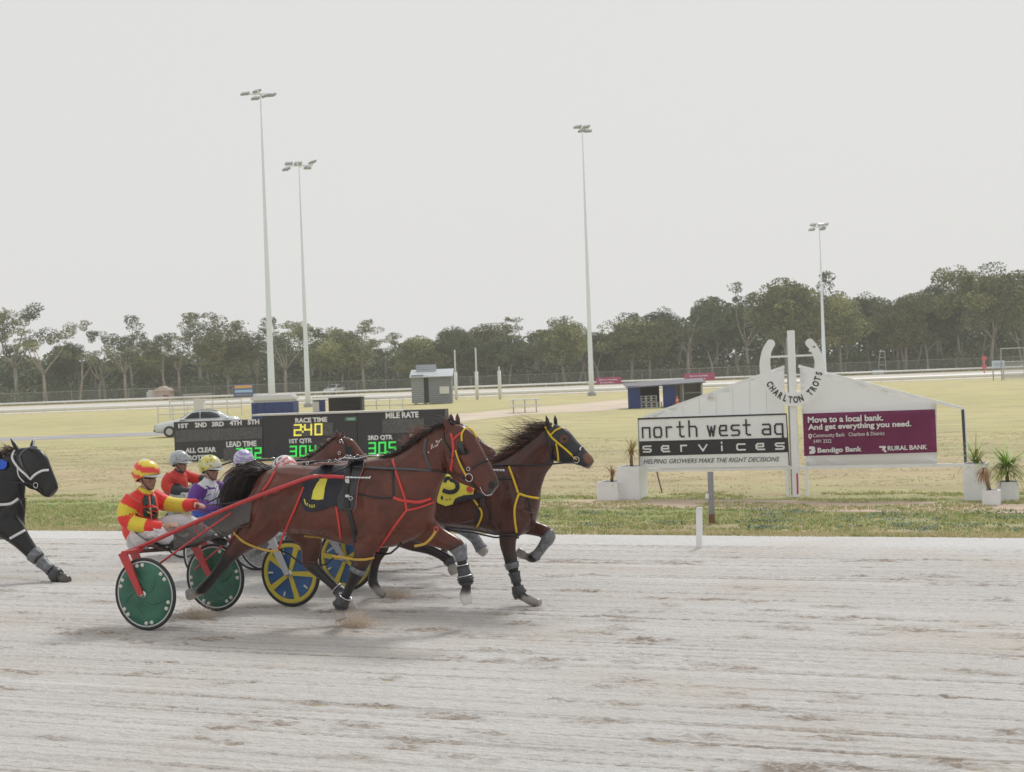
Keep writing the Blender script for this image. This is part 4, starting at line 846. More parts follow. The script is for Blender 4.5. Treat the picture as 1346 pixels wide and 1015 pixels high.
# ================================================================== sulkies and drivers
TYRE = mat('tyre_rubber', (.03, .03, .032), .7); CHALK = mat('rim_white', (.62, .63, .64), .35)
def lathe(bm, c, prof, N=48, ax=Vector((0, 1, 0))):
    """profile of (radius, offset along axis)"""
    a = Vector((1, 0, 0)); b = Vector((0, 0, 1)); R_ = []
    for r_, h_ in prof: R_.append([bm.verts.new(c+ax*h_+a*r_*math.cos(2*math.pi*i/N)+b*r_*math.sin(2*math.pi*i/N)) for i in range(N)])
    skin(bm, R_, caps=False); return R_
def torus(bm, c, R, r_, N=48, M_=8, flat=1.0):
    prof = [(R+r_*math.cos(t), r_*flat*math.sin(t)) for t in [2*math.pi*i/M_ for i in range(M_+1)]]; lathe(bm, c, prof, N)
def wheel(c, R, kind, parent, rot=0.0, face=-1):
    bm = NB(); torus(bm, c, R-.016, .017, 56); wh = fin('wheel', bm, TYRE, parent, True)
    bm = NB(); torus(bm, c, R-.037, .010, 56, flat=1.2); fin('rim', bm, CHALK if kind != 'yellow' else mat('rim_grey', (.2, .2, .2), .4), wh, True)
    f = face
    if kind == 'green':
        m = mat('green_disc', lin((44,100,80)), .5, var=.3, vscale=5, coat=.15)
        bm = NB(); prof = [(R-.036, .004), (R-.05, .012), (R*.66, .022), (R*.62, .018), (R*.25, .035), (.03, .04)]
        lathe(bm, c, [(a, -b) for a, b in prof]); lathe(bm, c, prof); fin('disc', bm, m, wh, True)
        bm = NB()
        for k in range(5):   # swirled ribs
            pts = []
            for j in range(9):
                rr = R*(.14+.58*j/8); an = rot+k*1.2566+j*.13; pts.append(c+Vector((rr*math.cos(an), f*(.032-.02*j/8), rr*math.sin(an))))
            tube(bm, pts, [.005+.009*math.sin(math.pi*min(1, j/8+.1)) for j in range(9)], 5)
        fin('ribs', bm, m, wh, True)
        bm = NB()
        for k in range(6):
            for s in (-1, 1):
                an = rot+math.pi/2+k*math.pi/3+s*.115; p = c+Vector((R*.80*math.cos(an), f*.016, R*.80*math.sin(an))); cb = NB(); cyl(cb, p, p+Vector((0, f*.012, 0)), .021, .017, 10); fin('cap', cb, mat('cap_cream', (.70, .70, .62), .5), wh, True)
        bm.free()
    elif kind == 'yellow':
        bm = NB(); prof = [(R-.04, .004), (R*.5, .008), (.03, .012)]; lathe(bm, c, [(a, -b) for a, b in prof]); lathe(bm, c, prof); fin('disc', bm, mat('blue_disc', lin((62,104,160)), .4, var=.15, vscale=9), wh, True)
        bm = NB(); Y_ = mat('yellow_rim', lin((214,196,74)), .4, var=.1, vscale=8)
        lathe(bm, c, [(R-.034, f*.008), (R-.045, f*.024), (R*.80, f*.024), (R*.77, f*.008)])
        for k in range(5):
            an = rot-math.pi/2+k*1.2566; d = Vector((math.cos(an), 0, math.sin(an))); e = Vector((-d.z, 0, d.x))
            prism(bm, [c+d*.03+e*.02+Vector((0, f*.012, 0)), c+d*R*.8+e*.03+Vector((0, f*.009, 0)), c+d*R*.8-e*.03+Vector((0, f*.009, 0)), c+d*.03-e*.02+Vector((0, f*.012, 0))], (0, f*.015, 0))
        fin('spokes', bm, Y_, wh)
        bm = NB()
        for k in range(5):
            an = rot-math.pi/2+(k+.5)*1.2566; d = Vector((math.cos(an), 0, math.sin(an))); cb = NB(); tube(cb, [c+d*R*.58+Vector((0, f*.014, 0)), c+d*R*.73+Vector((0, f*.016, 0))], .011, 6); fin('cap', cb, mat('cap_cream'), wh, True)
        bm.free()
    else:
        bm = NB(); lathe(bm, c, [(R-.04, -.004), (R*.4, -.01), (.03, -.014)]); fin('disc', bm, mat('smoky_disc', (.22,.22,.23), .3, alpha=.45), wh, True)
        bm = NB()
        for k in range(16):
            an = k*math.pi/8; tube(bm, [c+Vector((0, .02, 0)), c+Vector(((R-.04)*math.cos(an), 0, (R-.04)*math.sin(an)))], .003, 4)
        fin('spokes', bm, STEEL, wh)
    bm = NB(); cyl(bm, c-Vector((0, .055, 0)), c+Vector((0, .055, 0)), .034, N=14); cyl(bm, c+Vector((0, f*.055, 0)), c+Vector((0, f*.075, 0)), .022, .012, 12); fin('hub', bm, STEEL, wh, True)
    return wh
AX1 = Vector(((onY(180, 783, Y1-.6).x+onY(294, 763, Y1+.6).x)/2, Y1, .352))
def off(px, py, dy): return onY(px, py, Y1+dy)-AX1
SH = [off(163,727,-.40), off(192,715.6,-.40), off(258,686,-.38), off(324,658,-.36), off(399,630.5,-.33), off(415,627,-.32), off(435,626.5,-.31), off(453,627.5,-.30)]
TIP = [off(453,627.5,-.30), off(487,628.3,-.30)]
BR_ = [off(174,767,-.53), off(240,719,-.44), off(304,674,-.36)]
def sulky(label, X, Y, kind, col, R=.352, stretch=1.0, zs=1.0, arms=True, rot=0.3, guard=True):
    O = Vector((X, Y, .352)); m = mat(col[0], col[1], .3, coat=.3); t = thing('racing_sulky', label, 'sulky', Vector((X, Y, 0)), 'racing sulkies on the track')
    A = lambda v, s=1: O+Vector((v.x*stretch, v.y*s, v.z*zs))
    wheel(O+Vector((0, -.6, R-.352)), R, kind, t, rot); wheel(O+Vector((0, .6, R-.352)), R, kind, t, rot+.5)
    for s in (1, -1):
        bm = NB(); tube(bm, [A(p, s) for p in spline([tuple(v) for v in SH], 4)] if False else [O+Vector((q[0]*stretch, q[1]*s, q[2]*zs)) for q in spline([tuple(v) for v in SH], 4)], [.021]*25+[.018]*4, 8); sh = fin('shaft', bm, m, t, True)
        bm = NB(); a, b = [A(v, s) for v in TIP]; n = 7; tube(bm, [a+(b-a)*i/14 for i in range(15)], [.008 if i % 2 else .013 for i in range(15)], 8); fin('shaft_tip', bm, STEEL, sh, True)
        bm = NB(); tube(bm, [A(v, s) for v in BR_], .0105, 6); fin('brace', bm, m, t, True)
        # arm: flat plate down the outside of the wheel, crossing over its top
        top = O+Vector((-.20, -s*.68, .40)); bot = O+Vector((.0, -s*.68, 0)); e = Vector((.035, 0, .014))
        bm = NB(); prism(bm, [top-e*1.3+Vector((0,0,.01)), top+e*1.3, bot+e*.7, bot-e*.8], (0, s*.022, 0)); box(bm, O+Vector((-.17, -s*.56, .405)), (.07, .26, .035), None, .004)
        tube(bm, [O+Vector((-.17, -s*.45, .405)), A(SH[0], s)], .02, 6)
        ti_ = O+Vector((-.20, -s*.50, .40)); bi_ = O+Vector((.0, -s*.535, 0)); prism(bm, [ti_-e*1.3, ti_+e*1.3, bi_+e*.7, bi_-e*.8], (0, s*.02, 0))
        fin('wheel_arm', bm, m, t)
    bm = NB(); tube(bm, [O+Vector((-.17, -.5, .40)), O+Vector((-.15, 0, .36)), O+Vector((-.17, .5, .40))], .02, 8); tube(bm, [A(SH[1]), O+Vector((-.05, -.14, .37)), O+Vector((-.05, .14, .37)), A(SH[1], -1)], .016, 8)
    tube(bm, [O+Vector((-.15, 0, .36)), O+Vector((-.02, 0, .38)), O+Vector((.22, 0, .43)), O+Vector((.35, 0, .5))], .022, 8); fin('cross_frame', bm, mat('dull_frame', (.10,.05,.045), .5), t, True)
    # seat shell
    bm = NB(); R_ = []
    for j in range(9):
        u = j/8; R_.append([bm.verts.new(O+Vector((-.40+.56*u, -.27+.54*i/10, .53-.18*math.sin(min(1, u*1.6)*math.pi/2)+.03*u+.07*((i-5)/5)**2))) for i in range(11)])
    for a, b in zip(R_, R_[1:]):
        for i in range(10): bm.faces.new((a[i], a[i+1], b[i+1], b[i]))
    r = bmesh.ops.solidify(bm, geom=bm.faces[:], thickness=.03); fin('seat', bm, mat('seat_vinyl', (.05,.055,.065), .45), t, True)
    # stirrups
    for s in (1, -1):
        p = A(SH[2], s)+Vector((.02, s*.03, -.07)); bm = NB(); pts = [p+Vector((.05*math.cos(k*.785), 0, .065*math.sin(k*.785))) for k in range(9)]; tube(bm, pts, .007, 5); tube(bm, [p+Vector((0,0,.065)), A(SH[2], s)], .008, 5); fin('stirrup', bm, STEEL if kind != 'green' else m, t, True)
    if guard:
        q = [off(228,700,-.30), off(262,686,-.30), off(300,668,-.30), off(332,656,-.28), off(328,686,-.28), off(290,700,-.30), off(228,722,-.30)]
        for s in (1, -1):
            bm = NB(); prism(bm, [A(v, s) for v in q], (0, .004, 0)); fin('mud_guard', bm, mat('guard_mesh', (.13,.125,.12), .6, alpha=.62), t)
        bm = NB(); a, b = off(228,722,-.30), off(328,690,-.28); prism(bm, [A(a), A(b), A(b, -1), A(a, -1)], (0, 0, .004)); fin('mud_sheet', bm, mat('guard_mesh'), t)
    return t
sulky('red framed sulky with green disc wheels, pulled by the nearest bay horse', AX1.x, Y1, 'green', ('red_enamel', lin((186,48,52))), rot=.15)
wx = onY(382, 753, Y2-.6).x
sulky('silver framed sulky with yellow and blue wheels behind the legs of the nearest horse', wx, Y2, 'yellow', ('silver_frame', (.55,.57,.6)), guard=False, zs=.95)
f3d = lambda p: (270+(p[0]-184)*.78, 612+(p[1]-620)*.78)
X3 = onY(270, 612, Y3).x+.40
sulky('grey sulky under the driver in the white vest and purple sleeves', X3, Y3, 'plain', ('grey_frame', (.3,.31,.33)), guard=False, zs=.88)
YD4 = 17.5; XD4 = onY(336, 745, YD4-.6).x
sulky('grey sulky with smoky wheel, under the driver in blue', XD4, YD4, 'plain', ('grey_frame', (.3,.31,.33)), guard=False, zs=.78)
YD2 = 18.55; XD2 = onY(240, 705, YD2-.6).x
sulky('dark framed sulky with smoky spoked wheel, farthest back, under the driver in red', XD2, YD2, 'plain', ('grey_frame', (.3,.31,.33)), guard=False, zs=.8)

# ------------------------------------------------------------------ people
SKIN = (.42, .235, .17); cloth_m = mat('silks', rough=.6, attr=True, bump=.35, bscale=16, var=.06, vscale=12, sheen=.2); skin_m = mat('skin', rough=.55, attr=True, spec=.4)
def hand(bm, wrist, d, n, s=1.0, curl=1.1):
    """palm, four unequal bent fingers and a thumb from the side; d = direction, n = palm normal"""
    d = d.normalized(); n = (n-d*n.dot(d)).normalized(); a = d.cross(n)
    tube(bm, [wrist-d*.02*s, wrist+d*.03*s, wrist+d*.085*s], [.026*s, .036*s, .040*s], 10, .45, side=n)
    for i, (o, l) in enumerate(((-.030, .072), (-.010, .080), (.010, .075), (.029, .060))):
        p = wrist+d*.085*s+a*o*s; pts = [p-d*.02*s]; dd = d.copy()
        for k in range(3):
            dd = (dd*math.cos(curl*.62)+n*math.sin(curl*.62)).normalized() if k else (dd+n*.25*curl).normalized(); p = p+dd*l*s*(.42, .33, .25)[k]; pts.append(p)
        tube(bm, pts, [.0105*s, .0105*s, .0095*s, .008*s], 7)
    p = wrist+d*.03*s-a*.032*s; q = p+(d*.6-a*.5+n*.5).normalized()*.045*s; r_ = q+(d*.8+n*.7).normalized()*.035*s
    tube(bm, [p, q, r_], [.015*s, .0125*s, .009*s], 7)
def person(label, Y, f, top, trous, pat, helm, skin_hd=True, group='harness drivers in racing silks', vox=.0085, boots=(.03,.03,.03), hands=True, head_turn=.25, gog=None, fidelity=1):
    P = lambda x, y, dy=0: onY(*f((x, y)), Y+dy)
    sc = px2m(*f((184, 660)), Y)*((Vector(f((194, 660)))-Vector(f((184, 660)))).length/10)
    base = P(182, 715); t = thing('person', label, 'person', base, group)
    torso = [(184,712,15,0,1.1),(183,700,22,0,.9),(183,685,24,0,.88),(185,670,23,0,.95),(188,658,19,0,1.15),(191,649,12,0,1.35)]
    arms = {'near': [(176,655,11,-.20,1),(168,668,11.5,-.24,1),(166,681,10.5,-.26,1),(176,688,9.5,-.25,1),(195,692,8.5,-.22,1),(214,693,6.5,-.18,1)],
            'far': [(200,653,11,.18,1),(214,660,10.5,.22,1),(230,664,9.5,.22,1),(244,664,8.5,.18,1),(257,663,6.5,.13,1)]}
    legs = {'near': [(182,706,15,-.11,.9),(195,700,14,-.15,.9),(209,700,12,-.17,.95),(218,707,10,-.17,1),(226,714,8,-.16,1)],
            'far': [(190,704,15,.11,.9),(222,691,13,.13,.9),(246,688,11,.15,.95),(262,697,9.5,.16,1),(280,707,7.5,.16,1)]}
    def limb(bm, st, g, cols=None, cf=None, k=4):
        if cols is not None:
            sp_ = spline(st, 14); n_ = len(sp_)
            for j, s in enumerate(sp_):
                p = P(s[0], s[1], s[3]); r_ = s[2]*sc*g; c = cf(j/(n_-1), s)
                for w_ in range(16): an = w_*math.pi/8; a_ = Vector((math.cos(an), math.sin(an), 0)); t_ = (P(*sp_[min(j+1, n_-1)][:2], sp_[min(j+1, n_-1)][3])-P(*sp_[max(j-1, 0)][:2], sp_[max(j-1, 0)][3])).normalized(); e1 = t_.cross(Vector((0, 1, 0))).normalized(); e2 = e1.cross(t_).normalized(); cols.append((p+e1*r_*math.cos(an)+e2*r_*s[4]*math.sin(an), c))
            cols = None
        sp_ = spline(st, k); pts = [P(s[0], s[1], s[3]) for s in sp_]; rs = [s[2]*sc*g for s in sp_]; tube(bm, pts, rs, 12, [s[4] for s in sp_])
        if cols is not None:
            for j, (p, r_) in enumerate(zip(pts, rs)):
                c = cf(j/(len(pts)-1), sp_[j]); 
                for d in ((0, -r_, 0), (0, r_, 0), (r_, 0, 0), (-r_, 0, 0), (0, 0, r_), (0, 0, -r_), (r_*.7, -r_*.7, 0), (-r_*.7, -r_*.7, 0), (0, -r_*.7, r_*.7), (0, -r_*.7, -r_*.7)): cols.append((p+Vector(d), c))
    # one continuous body: head, neck, trunk, limbs and hands
    bm = NB(); hd = P(194, 628, -.01); fd = Vector((math.cos(head_turn), -math.sin(head_turn), -.08)).normalized(); sd_ = Vector((0, 0, 1)).cross(fd).normalized()
    Rm = Matrix((fd, sd_, fd.cross(sd_))).transposed()
    def L(x, y, z): return hd+Rm @ Vector((x, y, z))
    ball(bm, L(-.01, 0, .02), (.098, .076, .110), Rm); ball(bm, L(.035, 0, -.055), (.050, .050, .055), Rm); ball(bm, L(.062, 0, -.092), (.022, .024, .02), Rm)
    tube(bm, [L(.083, 0, .02), L(.102, 0, -.012), L(.112, 0, -.028), L(.09, 0, -.036)], [.010, .013, .016, .010], 8)      # nose
    tube(bm, [L(.082, -.035, .03), L(.095, 0, .034), L(.082, .035, .03)], [.010, .013, .010], 7)                           # brow
    tube(bm, [L(.080, -.025, -.062), L(.094, 0, -.060), L(.080, .025, -.062)], [.007, .009, .007], 7)                        # lips
    for s in (-1, 1): ball(bm, L(.060, s*.038, -.028), (.022, .018, .02), Rm); ball(bm, L(-.005, s*.078, -.012), (.018, .010, .032), Rm)
    tube(bm, [P(190, 652), P(193, 640), P(194, 632)], [.07, .058, .055], 12)
    for st in (torso, arms['near'], arms['far'], legs['near'], legs['far']): limb(bm, st, .82)
    hn = P(216, 692, -.18); hf = P(259, 662.5, .13)
    hand(bm, hn, P(226, 690, -.16)-hn, Vector((0, .6, -1)), 1.0, 1.25); hand(bm, hf, P(269, 664.5, .06)-hf, Vector((-.1, -.3, -1)), 1.0, 1.1)
    cols = [(P(x, y), SKIN) for x, y in ((184, 640), (200, 660), (240, 664), (220, 700), (180, 700))]
    organic('body', bm, vox*.75, 2, skin_m, t, cols, spots=[(L(.095, 0, -.062), .022, (.30,.12,.10)), (L(.075, 0, -.085), .05, (.33,.19,.145)), (L(.06, -.05, -.05), .04, (.36,.19,.14))])
    # silks
    bm = NB(); cc = []; limb(bm, torso, 1.04, cc, lambda u, s: pat('torso', u, s)); limb(bm, arms['near'], 1.1, cc, lambda u, s: pat('near', u, s)); limb(bm, arms['far'], 1.1, cc, lambda u, s: pat('far', u, s))
    tube(bm, [P(189, 653), P(191.5, 641)], [.105, .07], 12); cc.append((P(192, 643, -.06), pat('collar', 0, None))); cc.append((P(197, 645, -.03), pat('collar', 0, None))); cc.append((P(187, 643, -.03), pat('collar', 0, None)))
    ext = pat('extra', 0, (0, 0))
    for x, y, dy, c in (ext if isinstance(ext, list) else []): cc.append((P(x, y, dy), c))
    # folds
    r_ = random.Random(int(Y*10))
    for k in range(16):
        x = r_.uniform(168, 204); y = r_.uniform(655, 706); a = r_.uniform(-.6, .6); tube(bm, [P(x-8, y-8*a, -.155), P(x, y, -.175), P(x+8, y+8*a, -.155)], [.004, .012, .004], 6)
    jk, bv = organic('jacket', bm, vox, 3, cloth_m, t, cc, hard=True, disp=.012)
    bm = NB(); limb(bm, legs['near'], 1.06); limb(bm, legs['far'], 1.06); tube(bm, [P(182, 712, -.12), P(182, 712, .12)], 16*sc, 12)
    for k in range(8): x = r_.uniform(188, 216); y = 701+r_.uniform(-5, 7); tube(bm, [P(x-5, y-4, -.26), P(x, y, -.275), P(x+5, y+3, -.26)], [.003, .010, .003], 6)
    organic('trousers', bm, vox, 3, mat('trousers_%d' % int(trous[0]*100+trous[2]*10), trous, .7, bump=.3, bscale=18), t, disp=.008)
    for (a, b, c_, dy) in (((225,712),(230,719),(243,719),-.16), ((279,706),(287,711),(298,713),.16)):
        bm = NB(); tube(bm, [P(*a, dy), P(*b, dy), P((b[0]+c_[0])/2, (b[1]+c_[1])/2, dy), P(*c_, dy)], [.052, .046, .042, .026], 10); organic('boot', bm, vox, 2, mat('boot_leather', (.025,.023,.022), .35), t)
    # helmet
    bm = NB(); hc = L(-.026, 0, .050); ball(bm, hc, (.158, .130, .138), Rm, 40); 
    cut_n = Rm @ Vector((-.42, 0, 1)); bmesh.ops.bisect_plane(bm, geom=bm.verts[:]+bm.edges[:]+bm.faces[:], plane_co=hc+Rm @ Vector((0, 0, -.066)), plane_no=cut_n, clear_inner=True)
    bmesh.ops.solidify(bm, geom=bm.faces[:], thickness=.012)
    me = bpy.data.meshes.new('helmet'); bmesh.ops.recalc_face_normals(bm, faces=bm.faces); bm.to_mesh(me); bm.free(); Ri = Rm.transposed()
    ar = np.ones((len(me.vertices), 4), np.float32)
    for i, v in enumerate(me.vertices): q = Ri @ (v.co-hc); ar[i, :3] = helm(q.x/.156, q.y/.13, q.z/.138)
    at = me.color_attributes.new('col', 'FLOAT_COLOR', 'POINT'); at.data.foreach_set('color', ar.ravel())
    he = link('helmet', me, mat('helmet_shell', rough=.3, attr=True, coat=.4), t, True)
    bm = NB(); R_ = []
    for j in range(4):
        u = j/3; R_.append([bm.verts.new(hc+Rm @ Vector(((.145+.085*u)*math.cos(th), (.122+.01*u)*math.sin(th), -.004-.022*u))) for th in [(-1.05+2.1*i/12) for i in range(13)]])
    for a, b in zip(R_, R_[1:]):
        for i in range(12): bm.faces.new((a[i], a[i+1], b[i+1], b[i]))
    bmesh.ops.solidify(bm, geom=bm.faces[:], thickness=.006); fin('peak', bm, mat('peak_white', (.66,.66,.64), .35), he, True)
    for s in (-1, 1): bm = NB(); tube(bm, [L(-.0, s*.088, .0), L(.03, s*.073, -.05), L(.052, s*.03, -.112), L(.055, 0, -.116)], .006, 6); fin('chin_strap', bm, BLACKL, he)
    if gog:
        bm = NB(); R_ = [[bm.verts.new(L(.006+.098*math.cos(th), .080*math.sin(th), z)) for th in [(-1.2+2.4*i/12) for i in range(13)]] for z in (.000, .030)]
        for i in range(12): bm.faces.new((R_[0][i], R_[0][i+1], R_[1][i+1], R_[1][i]))
        bmesh.ops.solidify(bm, geom=bm.faces[:], thickness=.008); fin('goggles', bm, mat('goggle_lens', (.02,.02,.025), .1), t, True)
    # hair under the helmet
    bm = NB(); ball(bm, L(-.055, 0, -.015), (.052, .068, .05), Rm); organic('hair', bm, .01, 2, mat('brown_hair', (.05,.035,.03), .7, var=.4, vscale=60), t)
    return t
RD, YL, GN = lin((226,52,42)), lin((226,204,62)), (.02, .06, .045)
def pat1(part, u, s):
    if part == 'torso': return RD
    if part == 'near': return YL if .16 < u < .36 or .56 < u < .78 else RD
    if part == 'far': return YL if .36 < u < .80 else RD
    if part == 'collar': return YL
    return RD
def helm1(x, y, z):
    w_ = math.sin((z*1.2+x*.35)*7.5+.6*math.sin(y*5)); 
    if z > .90 and x < .2: return (.66,.64,.6)
    return YL if w_ > .15 else RD
d1 = person('driver in red and yellow silks, nearest, sitting on the green wheeled sulky', Y1, lambda p: p, None, (.68,.67,.69), pat1, helm1, vox=.008, gog=True)
jk = next(c for c in d1.children if c.name.startswith('jacket')); jbv = BVHTree.FromPolygons([v.co+d1.location for v in jk.data.vertices], [tuple(p.vertices) for p in jk.data.polygons])
GRN = mat('dark_green_panel', (.02,.06,.045), .6, bump=.3, bscale=20)
for q in ([(187,656),(190.5,650.5),(194.5,652),(196,664.5),(188,665)], [(187.5,668),(196,667.5),(197,680.5),(189,679)], [(198.5,649.5),(203.5,652.5),(205.5,664),(199.5,664.5)], [(199.5,667.5),(206,667),(206.8,680),(201,683)]): patch('silk_panel', jbv, q, GRN, jk, Y1, .006, dflt=Y1-.15, th=.003)
line3('zip', [onY(196.5, 652, hit(jbv, 196.5, 652, Y1, Y1-.15)[0].y-.012), onY(198, 668, hit(jbv, 198, 668, Y1, Y1-.15)[0].y-.012), onY(199.5, 684, hit(jbv, 199.5, 684, Y1, Y1-.15)[0].y-.012)], .004, mat('zip_grey', (.3,.33,.32), .5), jk)

W_, PU, BL = (.70,.71,.73), lin((98,52,140)), lin((52,82,176))
def pat3(part, u, s):
    if part == 'torso': return BL if s[1] > 694 else W_
    if part in ('near', 'far'): return PU
    if part == 'collar': return W_
def helm3(x, y, z): 
    n_ = noise.noise(Vector((x*3, y*3, z*4))); return (.62,.62,.55) if n_ > .25 or x > .85 else lin((206,196,84)) if n_ > -.22 else lin((120,120,84))
person('driver in white vest with purple sleeves and yellow helmet', Y3, f3d, None, BL, pat3, helm3, vox=.011, gog=True)
def pat2(part, u, s):
    K = (.03,.03,.035)
    if part == 'torso': return K if s[1] > 690 else lin((208,56,42))
    if part == 'collar': return K
    return K if u > .62 else lin((208,56,42))
s2 = .66; f2d = lambda p: (231+(p[0]-184)*s2, 605+(p[1]-620)*s2*.86)
person('driver in red jacket with black trim and grey helmet, farthest back at left', YD2, f2d, None, (.6,.6,.6), pat2, lambda x, y, z: (.40,.42,.43) if noise.noise(Vector((x*4, y*4, z*4))) < .2 else (.2,.24,.25), vox=.012, gog=True)
def pat4(part, u, s): return lin((70,104,190)) if part != 'near' else lin((70,104,190))
s4 = .72; f4d = lambda p: (314+(p[0]-184)*s4, 604+(p[1]-620)*s4)
person('driver in blue with lilac helmet, partly behind the black tail', YD4, f4d, None, (.6,.6,.6), lambda part, u, s: None if part == 'extra' else lin((70,104,190)), lambda x, y, z: lin((150,140,196)) if abs(math.sin(z*9+x*3)) > .62 else (.6,.58,.66), vox=.012, gog=True, head_turn=.7)
s5 = .90; f5d = lambda p: (367+(p[0]-184)*s5, 614+(p[1]-620)*s5)
def helm5(x, y, z):
    a = math.hypot(x-.15, z-.75)
    return (.66,.65,.64) if (a*5) % 1.6 > .75 else (lin((196,60,56)) if x > .2 else (.03,.03,.035))
person('driver hidden behind the nearest horse, only the white red and black helmet showing', Y2, f5d, None, (.68,.67,.69), lambda part, u, s: None if part == 'extra' else (.66,.66,.68), helm5, vox=.011, gog=True, head_turn=.5)

# ------------------------------------------------------------------ sand kicked up by the hooves
rnd = random.Random(9)
def puff(label, c, sx, sy, sz, n, drift=.0):
    bm = NB()
    for i in range(n):
        u = rnd.random()**1.4; p = c+Vector((rnd.gauss(0, sx)-drift*u, rnd.gauss(0, sy), abs(rnd.gauss(0, sz))*(1-.5*u)+.004)); r_ = rnd.uniform(.0025, .009)*(1-.3*u)
        a = [Vector((rnd.gauss(0, 1), rnd.gauss(0, 1), rnd.gauss(0, 1))).normalized()*r_ for _ in range(4)]; v = [bm.verts.new(p+q) for q in a]
        for k in ((0,1,2),(0,1,3),(0,2,3),(1,2,3)): bm.faces.new([v[j] for j in k])
    o = fin('flying_sand', bm, mat('flying_sand', lin((200,176,150)), .95)); tag(o, label, 'sand', kind='stuff')

def dust(label, c, s, dens):
    bm = NB(); ball(bm, Vector((0, 0, 0)), (1, 1, 1), seg=20)
    for v in bm.verts: v.co = c+Vector((v.co.x*s[0], v.co.y*s[1], max(.004, v.co.z*s[2]+s[2]*.75)))*1.0
    m = bpy.data.materials.new('dust'); m.use_nodes = True; n = m.node_tree; n.nodes.remove(n.nodes['Principled BSDF']); N = n.nodes.new; L = n.links.new
    v = N('ShaderNodeVolumePrincipled'); v.inputs['Color'].default_value = (*lin((240,226,208)), 1); tc = N('ShaderNodeTexCoord'); nz = N('ShaderNodeTexNoise'); nz.inputs['Scale'].default_value = 14; nz.inputs['Detail'].default_value = 5
    L(tc.outputs['Object'], nz.inputs[0]); g = N('ShaderNodeVectorMath'); g.operation = 'SUBTRACT'; L(tc.outputs['Object'], g.inputs[0]); g.inputs[1].default_value = (0, 0, s[2]*.5)
    d = N('ShaderNodeVectorMath'); d.operation = 'DIVIDE'; L(g.outputs[0], d.inputs[0]); d.inputs[1].default_value = (s[0], s[1], s[2]*1.6); ln_ = N('ShaderNodeVectorMath'); ln_.operation = 'LENGTH'; L(d.outputs[0], ln_.inputs[0])
    a = N('ShaderNodeMapRange'); L(ln_.outputs['Value'], a.inputs[0]); a.inputs[1].default_value = 1; a.inputs[2].default_value = .1; a.inputs[3].default_value = 0; a.inputs[4].default_value = .75
    b = N('ShaderNodeMath'); b.operation = 'ADD'; L(a.outputs[0], b.inputs[0]); L(nz.outputs[0], b.inputs[1]); e = N('ShaderNodeMapRange'); L(b.outputs[0], e.inputs[0]); e.inputs[1].default_value = .72; e.inputs[2].default_value = 1.15; e.inputs[3].default_value = 0; e.inputs[4].default_value = dens
    L(e.outputs[0], v.inputs['Density']); L(v.outputs[0], n.nodes['Material Output'].inputs['Volume'])
    o = fin('dust_cloud', bm, m); rebase(o, c); tag(o, label, 'dust', kind='stuff')
P_ = [('rear hoof of the nearest horse', gnd(262, 813), (.24, .13, .09), 1300, .2), ('front hoof of the nearest horse', gnd(466, 824), (.26, .14, .10), 1500, -.15), ('hind hoof of the leading horse', gnd(518, 786), (.20, .10, .08), 900, -.2)]
for nm, c, s_, n_, dr in P_: puff('sand grains kicked up under the '+nm, c, s_[0]*.5, s_[1]*.5, s_[2]*.8, n_, dr); dust('pale dust rising under the '+nm, c, s_, 11)
dust('faint dust in front of the far green wheel', gnd(300, 800), (.22, .06, .22), 4)
# ================================================================== sign with horseshoe
WP = mat('sign_white', (.86,.87,.88), .5, var=.04, vscale=3); BP = mat('sign_black', (.03,.03,.035), .5); FAB = mat('shade_cloth', (.84,.85,.86), .8, bump=.15, bscale=12)
n = FAB.node_tree; tr_ = n.nodes.new('ShaderNodeBsdfTranslucent'); tr_.inputs[0].default_value = (.9,.91,.92,1); mx_ = n.nodes.new('ShaderNodeMixShader'); mx_.inputs[0].default_value = .45
n.links.new(n.nodes['Principled BSDF'].outputs[0], mx_.inputs[1]); n.links.new(tr_.outputs[0], mx_.inputs[2]); n.links.new(mx_.outputs[0], n.nodes['Material Output'].inputs[0])
Xv, Zv = Vector((1, 0, 0)), Vector((0, 0, 1)); YS = 27.3
def SP(x, y, d=0): return onY(x, y, YS-d)
def panel(name, px, m, parent, d=0, th=.02, label=None):
    bm = NB(); prism(bm, [SP(x, y, d) for x, y in px], (0, -th, 0)); return fin(name, bm, m, parent, label=label)
def bar(name, a, b, w_, m, parent, d=0, th=.05):
    A, B = SP(*a, d), SP(*b, d); bm = NB(); t_ = (B-A).normalized(); n = t_.cross(Vector((0, 1, 0)))*w_/2; prism(bm, [A+n, B+n, B-n, A-n], (0, -th, 0)); return fin(name, bm, m, parent)
hs = thing('horseshoe_signpost', 'tall white post carrying a white horseshoe lettered in black', 'signpost', SP(1048, 652))
base = SP(1048, 652); base.z = 0
bm = NB(); box(bm, Vector((base.x, YS-.06, 1.44)), (.115, .09, 2.9), bevel=.006); fin('post', bm, WP, hs)
bm = NB(); box(bm, Vector((base.x-.085, YS-.0, 1.40)), (.035, .05, 2.75)); fin('post', bm, mat('grey_paint', (.38,.39,.40), .6), hs)
bm = NB(); p = SP(1048, 636, .12); box(bm, Vector((p.x, YS-.108, p.z)), (.03, .006, .36)); fin('red_stripe', bm, mat('marker_red', lin((206,60,96)), .5), hs)
HSC = [(1013,452,5.7),(1007.5,463,6.2),(1005.5,482,7.3),(1010,501,8.2),(1021,516.5,8.6),(1037,525,8.6),(1053,523.5,8.6),(1067,513.5,8.4),(1075,497,7.6),(1077.5,479,6.8),(1073,463,5.6),(1064.5,451,5.7)]
sp_ = spline(HSC, 5); L_ = []; R_ = []
